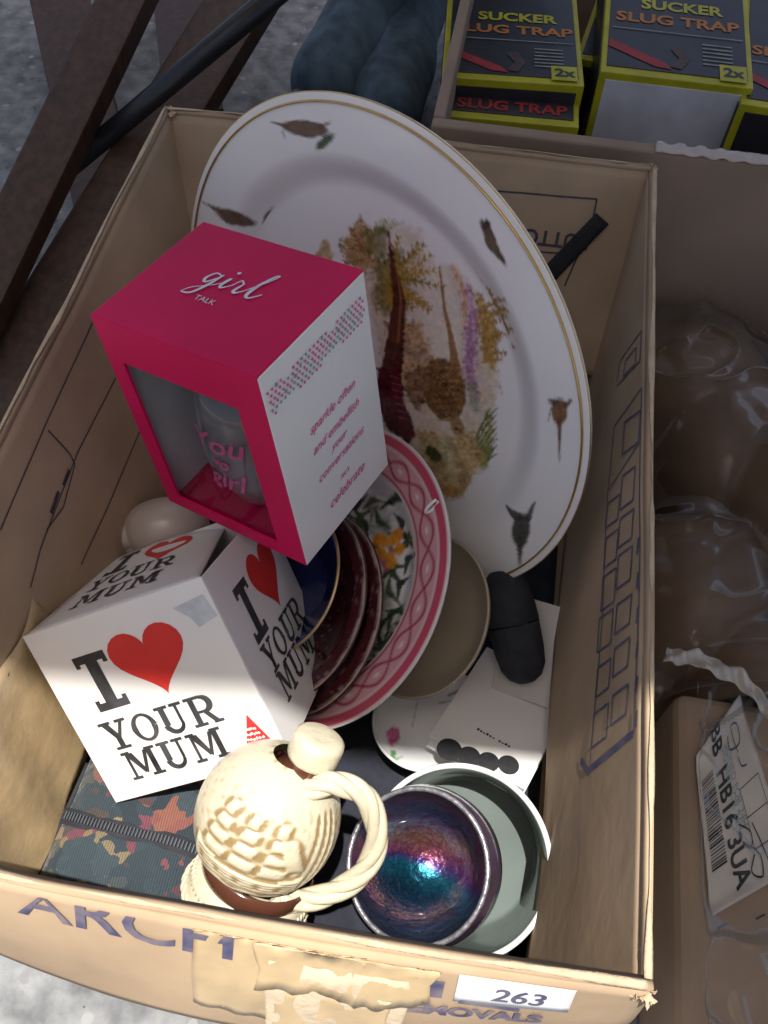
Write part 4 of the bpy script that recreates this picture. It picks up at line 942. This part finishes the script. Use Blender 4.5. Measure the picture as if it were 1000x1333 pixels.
# ================================================================== PURSE, ORNAMENT
def tapestry():
    m = M('tapestry cloth', (.05, .07, .09), .9, .3, 60, .7, 350, sheen=.2); t = m.node_tree; b = t.nodes['Principled BSDF']; L = t.links.new; N = t.nodes.new; tc = t.nodes['Texture Coordinate']
    wn = N('ShaderNodeTexNoise'); wn.inputs['Scale'].default_value = 45; L(tc.outputs['Object'], wn.inputs['Vector'])
    ms = N('ShaderNodeMix'); ms.data_type = 'RGBA'; ms.inputs['Factor'].default_value = .055; L(tc.outputs['Object'], ms.inputs['A']); L(wn.outputs['Color'], ms.inputs['B'])
    vo = N('ShaderNodeTexVoronoi'); vo.inputs['Scale'].default_value = 62; L(ms.outputs['Result'], vo.inputs['Vector']); sp = N('ShaderNodeSeparateColor'); L(vo.outputs['Color'], sp.inputs[0])
    rp = N('ShaderNodeValToRGB'); rp.color_ramp.interpolation = 'LINEAR'; L(sp.outputs[0], rp.inputs[0]); cr = rp.color_ramp
    cr.elements[0].position = 0; cr.elements[0].color = (.018, .03, .04, 1); cr.elements[1].position = 1; cr.elements[1].color = (.025, .04, .05, 1)
    for p, c in ((.30, (.05, .08, .10)), (.42, (.30, .19, .10)), (.52, (.36, .27, .15)), (.60, (.05, .075, .05)), (.70, (.20, .055, .10)), (.80, (.34, .13, .09)), (.88, (.06, .09, .11))):
        e = cr.elements.new(p); e.color = (*(nv(c) * .62), 1)
    wv = N('ShaderNodeTexWave'); wv.inputs['Scale'].default_value = 190; wv.inputs['Distortion'].default_value = .6; L(tc.outputs['Object'], wv.inputs['Vector'])
    mr = N('ShaderNodeMapRange'); mr.inputs[3].default_value = .6; mr.inputs[4].default_value = 1.15; L(wv.outputs['Fac'], mr.inputs[0])
    mu = N('ShaderNodeMix'); mu.data_type = 'RGBA'; mu.blend_type = 'MULTIPLY'; mu.inputs['Factor'].default_value = 1; L(rp.outputs[0], mu.inputs['A']); L(mr.outputs[0], mu.inputs['B']); L(mu.outputs['Result'], b.inputs['Base Color'])
    return m
uC = onz(180, 1088, .10); uX = unit(onz(240, 1108, .10) - onz(100, 1068, .10)); uY = unit(np.cross((0, 0, 1), uX)); uR = np.stack([uX, uY, nv([0, 0, 1.])], 1)
purse = thing('tapestry_purse', 'dark floral tapestry purse with a zip, under the mug box in the corner', 'purse', tuple(uC - nv([0, 0, .05])))
def pursefn():
    bm = bmesh.new(); bmesh.ops.create_cube(bm, size=2); bmesh.ops.subdivide_edges(bm, edges=bm.edges, cuts=12, use_grid_fill=True)
    for v in bm.verts:
        x, y, z = v.co; k = (1 - abs(x) ** 4 * .12 - 0) ; puff = (1 - x ** 4) * (1 - y ** 4)
        p = nv([x * .056 * (1 - .06 * z * z), y * .046, z * (.018 + .012 * puff) - .02]); p[2] += .0012 * math.sin(x * 9 + y * 5)
        if z > .9: p[2] -= .004 * math.exp(-(y / .18) ** 2)
        v.co = Vector(uC + uR @ p)
    return frombm('purse_body', bm, tapestry(), purse, True)
pursefn()
zp = [uC + uR @ nv([x, .001 * math.sin(x * 60), .0085 + .002 - .012 * (x / .056) ** 4 + -.0035]) for x in np.linspace(-.056, .056, 24)]
BLK = M('black zip tape', (.015, .016, .022), .8, .3, 200, .4, 400)
V, F = [], []
for i, p in enumerate(zp): V += [p - uY * .0055, p + nv([0, 0, .0022]), p + uY * .0055]
for i in range(len(zp) - 1): F += [(3 * i, 3 * i + 3, 3 * i + 4, 3 * i + 1), (3 * i + 1, 3 * i + 4, 3 * i + 5, 3 * i + 2)]
mesh('zip_tape', V, F, BLK, purse, True)
V, F = [], []
for i in range(44):
    x = -.052 + .104 * i / 43; p = uC + uR @ nv([x, .001 * math.sin(x * 60), .0098 - .012 * (x / .056) ** 4]); v_, f_ = tube_geo([p - uY * .0026, p + uY * .0026], .0007, 5); b = len(V); V += v_; F += [tuple(b + q for q in f) for f in f_]
mesh('zip_teeth', V, F, M('grey zip teeth', (.05, .055, .065), .4, .2, 50, metal=.5), purse)
for s in (-1, 1): tube('piping', [uC + uR @ nv([s * .0565, y, .002 - .012]) for y in np.linspace(-.038, .038, 12)], .0018, BLK, purse)
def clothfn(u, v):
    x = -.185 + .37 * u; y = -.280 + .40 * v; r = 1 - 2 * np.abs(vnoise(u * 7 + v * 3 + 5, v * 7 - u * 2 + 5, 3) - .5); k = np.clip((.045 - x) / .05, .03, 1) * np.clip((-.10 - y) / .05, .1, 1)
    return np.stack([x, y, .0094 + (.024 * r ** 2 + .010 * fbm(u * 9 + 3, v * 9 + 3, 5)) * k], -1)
tag(sheet('gap_darkening_cloth', orient(clothfn, (0, 0, 1)), 60, 60, .0012, M('dark navy cloth', (.014, .016, .026), .9, .4, 60, .5, 300, sheen=.1), None), 'crumpled dark navy cloth widened over the box floor to stand in for shade beneath the cream jug and bowls', 'cloth')  # real cloth, widened so its dark colour stands in for shade between items
oC = onz(218, 690, .125)
orn = thing('china_ornament', 'small cream china ornament with a rounded back and ball, in shade behind the mug box', 'ornament', tuple(oC - nv([0, 0, .03])))
CH = M('cream china', (.44, .37, .31), .35, .06, 30, coat=.2)
def blob(name, C, r, sc, parent):
    bm = bmesh.new(); bmesh.ops.create_uvsphere(bm, u_segments=32, v_segments=20, radius=r)
    for v in bm.verts: v.co = Vector(nv(C) + nv(v.co) * nv(sc) * (1 + .06 * math.sin(v.co.x * 90) * math.sin(v.co.y * 70)))
    return frombm(name, bm, CH, parent, True)
blob('ornament_body', oC, .029, (1.15, .9, .95), orn); blob('ornament_head', onz(170, 697, .125), .0125, (1, 1, 1), orn); blob('ornament_leg', onz(192, 712, .118), .016, (1.2, .8, .8), orn)

# ================================================================== THE SLUG TRAP CARTON BEHIND
SX0, SX1, SY0, SY1, SH = .017, .50, .318, .80, .275
crate = thing('open_carton', 'open brown carton of slug trap packs behind the main box', 'carton', ((SX0 + SX1) / 2, (SY0 + SY1) / 2, 0))
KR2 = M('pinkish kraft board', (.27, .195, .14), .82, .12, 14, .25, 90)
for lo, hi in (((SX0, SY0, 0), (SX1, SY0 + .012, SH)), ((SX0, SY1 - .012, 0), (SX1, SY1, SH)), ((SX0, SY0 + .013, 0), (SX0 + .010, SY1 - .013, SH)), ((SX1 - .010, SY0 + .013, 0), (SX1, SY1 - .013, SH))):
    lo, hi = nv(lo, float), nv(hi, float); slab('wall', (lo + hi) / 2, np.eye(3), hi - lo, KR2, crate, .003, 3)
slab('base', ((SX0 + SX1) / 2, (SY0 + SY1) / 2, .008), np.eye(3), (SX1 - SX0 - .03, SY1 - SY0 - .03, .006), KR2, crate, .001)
def tapestrip(u, v): return np.stack([.20 + .105 * u, SY0 - .001 + .014 * v, SH + .0012 + .0012 * np.sin(40 * u) * np.sin(7 * v + 3 * u) ** 2], -1)
sheet('clear_tape', orient(tapestrip, (0, 0, 1)), 60, 6, .0003, M('shiny clear tape', (.42, .33, .26), .08, .1, 60, coat=1), crate)
SBLACK = M('black pack card', (.022, .022, .026), .4, .25, 40, .05, 60, coat=.15); SYEL = M('yellow pack card', (.40, .37, .012), .45, .15, 50, coat=.1); SRED = M('red pack print', (.30, .02, .02), .5, .2, 60); SORA = M('orange pack lettering', (.42, .15, .02), .5, .15, 90); SGRY = M('grey pack print', (.22, .22, .21), .6, .3, 90); SWHT = M('white pack card', (.60, .59, .61), .5, .14, 30, .15, 40)
def slugpack(px, py, z, size, rotz, tilt, label, white=False, text=True):
    """px, py: where the middle of the near top edge shows"""
    a = rad(rotz); R = nv([[math.cos(a), -math.sin(a), 0], [math.sin(a), math.cos(a), 0], [0, 0, 1]]); ti = rad(tilt); R = R @ nv([[1, 0, 0], [0, math.cos(ti), -math.sin(ti)], [0, math.sin(ti), math.cos(ti)]])
    e = onz(px, py, z); w, l, h = size; C = e + R @ nv([0, l / 2, -h / 2])
    r = thing('slug_trap_pack', label, 'slug trap', tuple(C - R[:, 2] * h / 2), 'slug trap packs in the open carton')
    slab('pack_body', C, R, (w, l, h), SYEL, r, .0012)
    tp = slab('top_panel', C + R @ nv([0, .002, h / 2 + .0004]), R, (w - .010, l - .014, .0012), SBLACK, r, .0003)
    fp = slab('end_panel', C + R @ nv([0, -l / 2 - .0004, 0]), R, (w - .012, .0012, h - .014), SWHT if white else SBLACK, r, .0003)
    for s in (-1, 1): slab('side_panel', C + R @ nv([s * (w / 2 + .0004), 0, 0]), R, (.0012, l - .014, h - .012), SBLACK, r, .0003)
    f = planar(C + R @ nv([0, -l / 2, h / 2 + .0012]), R[:, 0], R[:, 1])      # y goes away from the near edge
    if text:
        flat_text('pack_lettering', 'SLUG TRAP', .021, f, 0, .088, SORA, tp, bold=.0006, sx=1.08); flat_text('pack_lettering', 'SUCKER', .021, f, .004, .112, SYEL, tp, bold=.0007)
        decal('red_flash', [[(-w / 2 + .006, .038), (-.02, .014), (-.004, .012), (-.012, .022), (-w / 2 + .006, .050)]], f, SRED, tp, .0005)
        decal('grey_print', [rect(w / 2 - .045, .055 - .006 * k, w / 2 - .018, .057 - .006 * k) for k in range(6)], f, SGRY, tp, .0005)
        decal('panel_rule', [rect(-w / 2 + .008, .068, w / 2 - .008, .0695)], f, SGRY, tp, .0007)
        decal('snail_print', [[(-.006, .016), (.004, .014), (.012, .03), (.004, .05), (-.006, .044), (.002, .03)]], f, M('dim snail print', (.07, .035, .03), .5, .3, 90), tp, .0005)
        decal('count_badge', [rect(w / 2 - .030, .004, w / 2 - .006, .028)], f, SYEL, tp, .0006)
        flat_text('count_number', '2x', .018, f, w / 2 - .018, .016, SBLACK, tp, bold=.0005, lift=.0011)
    return r
slugpack(881, 104, .262, (.136, .22, .085), 0, 2, 'slug trap pack with a bare white end panel, largest in the open carton', True)
slugpack(668, 106, .250, (.130, .20, .080), 5, -2, 'left slug trap pack against the carton side, behind the lower one')
slugpack(662, 158, .232, (.128, .070, .080), 3, 0, 'front left slug trap pack lying lower, close to the near carton wall', text=False)
_r = [o for o in S.objects if o.name.startswith('slug_trap_pack')][-1]
e_ = onz(662, 158, .232); fz = planar(e_ + nv([0, 0, .0012]), (math.cos(rad(3)), math.sin(rad(3)), 0), (-math.sin(rad(3)), math.cos(rad(3)), 0))
_tp = [o for o in _r.children if o.name.startswith('top_panel')][0]
flat_text('pack_lettering', 'SUCKER', .021, fz, .004, .048, SORA, _tp, bold=.0007); flat_text('pack_lettering', 'SLUG TRAP', .02, fz, .002, .020, SRED, _tp, bold=.0006)
slugpack(1062, 150, .255, (.130, .20, .085), -4, 0, 'slug trap pack at the right edge of the photo, partly out of frame')
slugpack(775, 80, .215, (.040, .19, .10), -8, 0, 'narrow slug trap pack standing on edge between the left and large packs', text=False)

# ================================================================== RIGHT: wrapped parcel and labelled carton
parcel = thing('wrapped_parcel', 'brown carton, darkened in colour to suggest shade, in wrinkled clear film to the right of the main box', 'parcel', (.42, .13, 0))
def parcel_h(x, y):
    h = np.full(x.shape, .018)
    for cx, cy, rx, ry, a, t in ((.30, .21, .075, .12, .5, .150), (.43, .10, .10, .15, .75, .172), (.295, .035, .065, .075, .2, .125), (.52, .25, .11, .10, .3, .165), (.40, -.03, .12, .07, .1, .135)):
        c, n = math.cos(a), math.sin(a); X = (x - cx) * c + (y - cy) * n; Y = -(x - cx) * n + (y - cy) * c
        h = np.maximum(h, .018 + (t - .018) * np.clip(1 - np.abs(X / rx) ** 3.2 - np.abs(Y / ry) ** 3.2, 0, 1) ** .42)
    return h
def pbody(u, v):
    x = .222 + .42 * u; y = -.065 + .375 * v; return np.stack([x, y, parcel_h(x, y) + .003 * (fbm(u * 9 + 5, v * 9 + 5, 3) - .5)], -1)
sheet('parcel_body', orient(pbody, (0, 0, 1)), 110, 110, .004, M('shade darkened carton board', (.125, .078, .047), .6, .25, 10, .25, 60), parcel)  # shade on this stretch is put into the base colour
def filmmat():
    m = bpy.data.materials.new('clear packing film'); m.use_nodes = True; t = m.node_tree
    for n in list(t.nodes): t.nodes.remove(n)
    out = t.nodes.new('ShaderNodeOutputMaterial'); a = t.nodes.new('ShaderNodeBsdfTransparent'); g = t.nodes.new('ShaderNodeBsdfGlossy'); d = t.nodes.new('ShaderNodeBsdfDiffuse')
    g.inputs['Roughness'].default_value = .16; g.inputs[0].default_value = (.6, .57, .53, 1); d.inputs[0].default_value = (.4, .38, .36, 1)
    m1 = t.nodes.new('ShaderNodeMixShader'); m1.inputs[0].default_value = .35; t.links.new(g.outputs[0], m1.inputs[1]); t.links.new(d.outputs[0], m1.inputs[2])
    fr_ = t.nodes.new('ShaderNodeFresnel'); fr_.inputs[0].default_value = 1.45; mr = t.nodes.new('ShaderNodeMath'); mr.operation = 'MULTIPLY_ADD'; mr.inputs[1].default_value = .45; mr.inputs[2].default_value = .0; t.links.new(fr_.outputs[0], mr.inputs[0])
    m2 = t.nodes.new('ShaderNodeMixShader'); t.links.new(mr.outputs[0], m2.inputs[0]); t.links.new(a.outputs[0], m2.inputs[1]); t.links.new(m1.outputs[0], m2.inputs[2]); t.links.new(m2.outputs[0], out.inputs[0]); return m
FILM = filmmat()
def filmfn(u, v):
    x = .224 + .415 * u; y = -.06 + .365 * v; rg = lambda a, b, k: 1 - 2 * np.abs(vnoise(a, b, k) - .5); h = parcel_h(x, y)
    for dx, dy in ((.02, 0), (-.02, 0), (0, .02), (0, -.02), (.012, .012), (-.012, -.012)): h = np.maximum(h, parcel_h(x + dx, y + dy) - .008)
    n = rg(u * 5 + v * 7 + 20, v * 3 - u * 4 + 20, 6) ** 9; n2 = rg(u * 12 - v * 6 + 25, v * 8 + u * 5 + 9, 8) ** 7
    return np.stack([x, y, h + .004 + .010 * n + .006 * n2 + .002 * vnoise(u * 30 + 2, v * 26 + 2, 3)], -1)
sheet('film_wrap', filmfn, 170, 170, .0003, FILM, parcel)
carton = thing('labelled_carton', 'brown carton with a crumpled white shipping label, nearest on the right', 'carton', (.44, -.25, 0))
slab('carton_body', (.445, -.235, .05), np.eye(3), (.36, .34, .10), M('plain kraft carton', (.31, .22, .145), .8, .14, 12, .2, 70), carton, .014, 4)
scratch = [stroke([(x, y), (x + .006, y + .004)], .0012) for x, y in ((.29, -.15), (.30, -.19), (.315, -.215), (.335, -.225), (.29, -.225), (.325, -.2))]
decal('scuff_mark', sum(scratch, []), planar((0, 0, .1005), (1, 0, 0), (0, 1, 0)), INKDK, carton, .0003)
zl = .104
cs = [onz(x, y, zl) for x, y in ((905, 985), (962, 905), (1035, 1130), (925, 1193))]
def labfn(u, v):
    U, V = u[..., None], v[..., None]; P = (cs[0] * (1 - V) + cs[1] * V) * (1 - U) + (cs[3] * (1 - V) + cs[2] * V) * U
    P[..., 2] += .004 * (fbm(u * 4 + 3, v * 3 + 3, 4) - .4) + .006 * np.clip(.12 - u, 0, 1) * 8 * .5 + .004 * np.clip(u - .93, 0, 1) * 14; return P
sl_ = sheet('shipping_label', orient(labfn, (0, 0, 1)), 40, 24, .0003, M('shiny label paper', (.55, .50, .43), .35, .08, 30, .15, 60, coat=.2), carton)
fL = lambda x, y, l=0: labfn(nv([[x]]), nv([[y]]))[0, 0] + nv([0, 0, l])
bars = []; x = .20; 
while x < .78:
    wd = random.choice((.005, .008, .014)); bars.append([(x, .06), (x + wd, .06), (x + wd, .27), (x, .27)]); x += wd + random.choice((.006, .009, .013))
decal('barcode', bars, fL, BLACKINK, sl_, .0006)
lw = np.linalg.norm(cs[3] - cs[0]); lh = np.linalg.norm(cs[1] - cs[0])
fLt = lambda x, y, l=0: fL(x / lw, y / lh, l)
flat_text('label_text', 'BB  HB16 3UA', .0165, fLt, lw * .46, lh * .40, BLACKINK, sl_, bold=.0004, lift=.0006)
for k, yy in enumerate((.50, .57)): flat_text('label_text', 'SIGNED FOR 24H', .007, fLt, lw * .4, lh * yy, GREYINK, sl_, lift=.0006)
decal('label_frame', [s for a, b in (((.45, .62), (.80, .62)), ((.80, .62), (.80, .92)), ((.45, .62), (.45, .92)), ((.45, .92), (.80, .92)), ((.62, .62), (.62, .92))) for s in stroke([a, b], .006)], fL, BLACKINK, sl_, .0006)
decal('pen_scrawl', sum([stroke(spline(p, 30), .012) for p in ([(.12, .62), (.2, .6), (.22, .78), (.12, .82), (.1, .7), (.26, .72)], [(.28, .7), (.34, .72), (.36, .8)])], []), fL, INKBLUE, sl_, .0006)
decal('pen_scrawl', sum([stroke(spline(p, 30), .012) for p in ([(.62, .5), (.70, .62), (.78, .58), (.72, .5), (.84, .66), (.95, .62), (.9, .52), (.82, .6)], [(.66, .66), (.76, .7), (.9, .74)])], []), fL, BLACKINK, sl_, .0009)
def cfilm(u, v):
    x = .275 + .33 * u; y = -.395 + .33 * v; rg = lambda a, b, k: 1 - 2 * np.abs(vnoise(a, b, k) - .5)
    return np.stack([x, y, .1175 + .010 * rg(u * 5 + v * 4 + 20, v * 4 - u * 3 + 20, 16) ** 8 + .005 * rg(u * 9 - v * 6 + 25, v * 9 + u * 5 + 9, 18) ** 6], -1)
sheet('film_wrap', orient(cfilm, (0, 0, 1)), 120, 120, .0003, FILM, carton)
def strip(u, v):
    A = [onz(x, y, .138) for x, y in ((866, 852), (905, 856), (960, 880), (1010, 930))]; P = np.stack([np.interp(u, np.linspace(0, 1, 4), [a[i] for a in A]) for i in range(3)], -1)
    P = P + nv([.004, .012, 0]) * (v - .5)[..., None]; P[..., 2] += .004 * np.sin(u * 25) * np.sin(v * 5 + u * 9); return P
sheet('tape_strip', orient(strip, (0, 0, 1)), 60, 8, .0004, M('milky tape', (.42, .38, .33), .25, .15, 60, .3, 80, coat=.6), carton)

# ================================================================== TRESTLE, BAR AND PERSON
WOOD = M('dark brown wood', (.055, .026, .014), .5, .4, 18, .25, 60, stretch=(6, 6, 1))
tr = thing('wooden_trestle', 'dark brown wooden trestle legs crossing at the top left', 'trestle', (-.47, .6, 0))
def beam(name, A, B, w, t, side, parent, mat):
    A, B = nv(A, float), nv(B, float); z = unit(B - A); x = unit(nv(side) - z * (nv(side) @ z)); R = np.stack([x, np.cross(z, x), z], 1); return slab(name, (A + B) / 2, R, (w, t, np.linalg.norm(B - A)), mat, parent, .003, 2)
def dp_(px, py, depth): d = CR @ nv([(px - 500) / FPX, (py - 666.5) / FPX, 1]); return CC + d * depth
beam('leg', dp_(355, -60, .98) , dp_(-45, 590, .86), .066, .028, CR[:, 0], tr, WOOD)
beam('leg', dp_(65, -60, 1.20), dp_(155, 330, 1.02), .075, .028, CR[:, 0], tr, WOOD)
beam('leg', dp_(225, -60, 1.26), dp_(256, 160, 1.05), .068, .028, CR[:, 0], tr, WOOD)
beam('rail', dp_(195, -60, .93), dp_(-60, 470, .84), .050, .026, CR[:, 0], tr, WOOD)
bar = tube('metal_bar', [dp_(420, -58, .80), dp_(85, 222, .93)], .0105, M('black painted steel', (.012, .012, .015), .4, .2, 60), None, 14)
tag(bar, 'straight black metal bar slanting across the wooden trestle legs', 'bar')
tags = [tr]
person = thing('person', 'person in blue denim jeans standing behind the platter, only a lower leg in view', 'person', (-.1, .8, 0))
def person_legs():
    me = bpy.data.meshes.new('jeans'); f1 = onz(395, 120, .03); f2 = onz(505, 118, .02)
    g = lambda px, py, z: tuple(onz(px, py, z))
    b1, b2 = onz(400, 176, .02), onz(480, 215, .02)
    k1, k2 = dp_(486, 0, 1.16), dp_(540, -10, 1.22)
    J = [tuple(k1 + (.16, .10, .62)), tuple(k1 + (.10, .08, .50)), tuple(k1), tuple(b1 + (.01, 0, .03)), tuple(k2 + (.14, .12, .50)), tuple(k2), tuple(b2 + (.01, .02, .03))]
    f1, f2 = b1, b2
    me.from_pydata(J, [(0, 1), (1, 2), (2, 3), (0, 4), (4, 5), (5, 6)], []); me.update()
    o = bpy.data.objects.new('jeans', me); COL.objects.link(o); md = o.modifiers.new('skin', 'SKIN'); sv = me.skin_vertices[0].data
    for i, r in enumerate((.12, .10, .050, .060, .10, .050, .052)): sv[i].radius = (r, r)
    sv[0].use_root = True; s2 = o.modifiers.new('sub', 'SUBSURF'); s2.levels = 4; s2.render_levels = 4
    dg = bpy.context.evaluated_depsgraph_get(); m2 = bpy.data.meshes.new_from_object(o.evaluated_get(dg)); bpy.data.objects.remove(o)
    DEN = M('blue denim', (.06, .095, .125), .9, .45, 40, .6, 420, stretch=(1, 1, .35), detail=10)
    for v in m2.vertices:
        a = math.sin(v.co.z * 60 + v.co.x * 40) * .0015 + math.sin(v.co.z * 25 + v.co.y * 50) * .002 + .007 * (float(fbm(nv(v.co.x * 14 + v.co.z * 22 + 30), nv(v.co.z * 9 - v.co.y * 6 + 30), 3)) - .5); v.co.x += a; v.co.y += a * .6
    link('jeans', m2, DEN, person, True)
    SH = M('black leather shoe', (.015, .015, .018), .35, .2, 50, .2, 100)
    for fx, fy in ((f1[0] + .01, f1[1] - .01), (f2[0] + .01, f2[1] + .0)):
        bm = bmesh.new(); bmesh.ops.create_uvsphere(bm, u_segments=24, v_segments=16, radius=1)
        for v in bm.verts:
            x, y, z = v.co; zz = max(z, -.35); v.co = Vector((fx + x * .045 * (1 - .15 * y), fy + .03 - y * .12 * -1, .022 + zz * .05 * (1.15 - .35 * max(0, -y))))
        frombm('shoe', bm, SH, person, True)
person_legs()
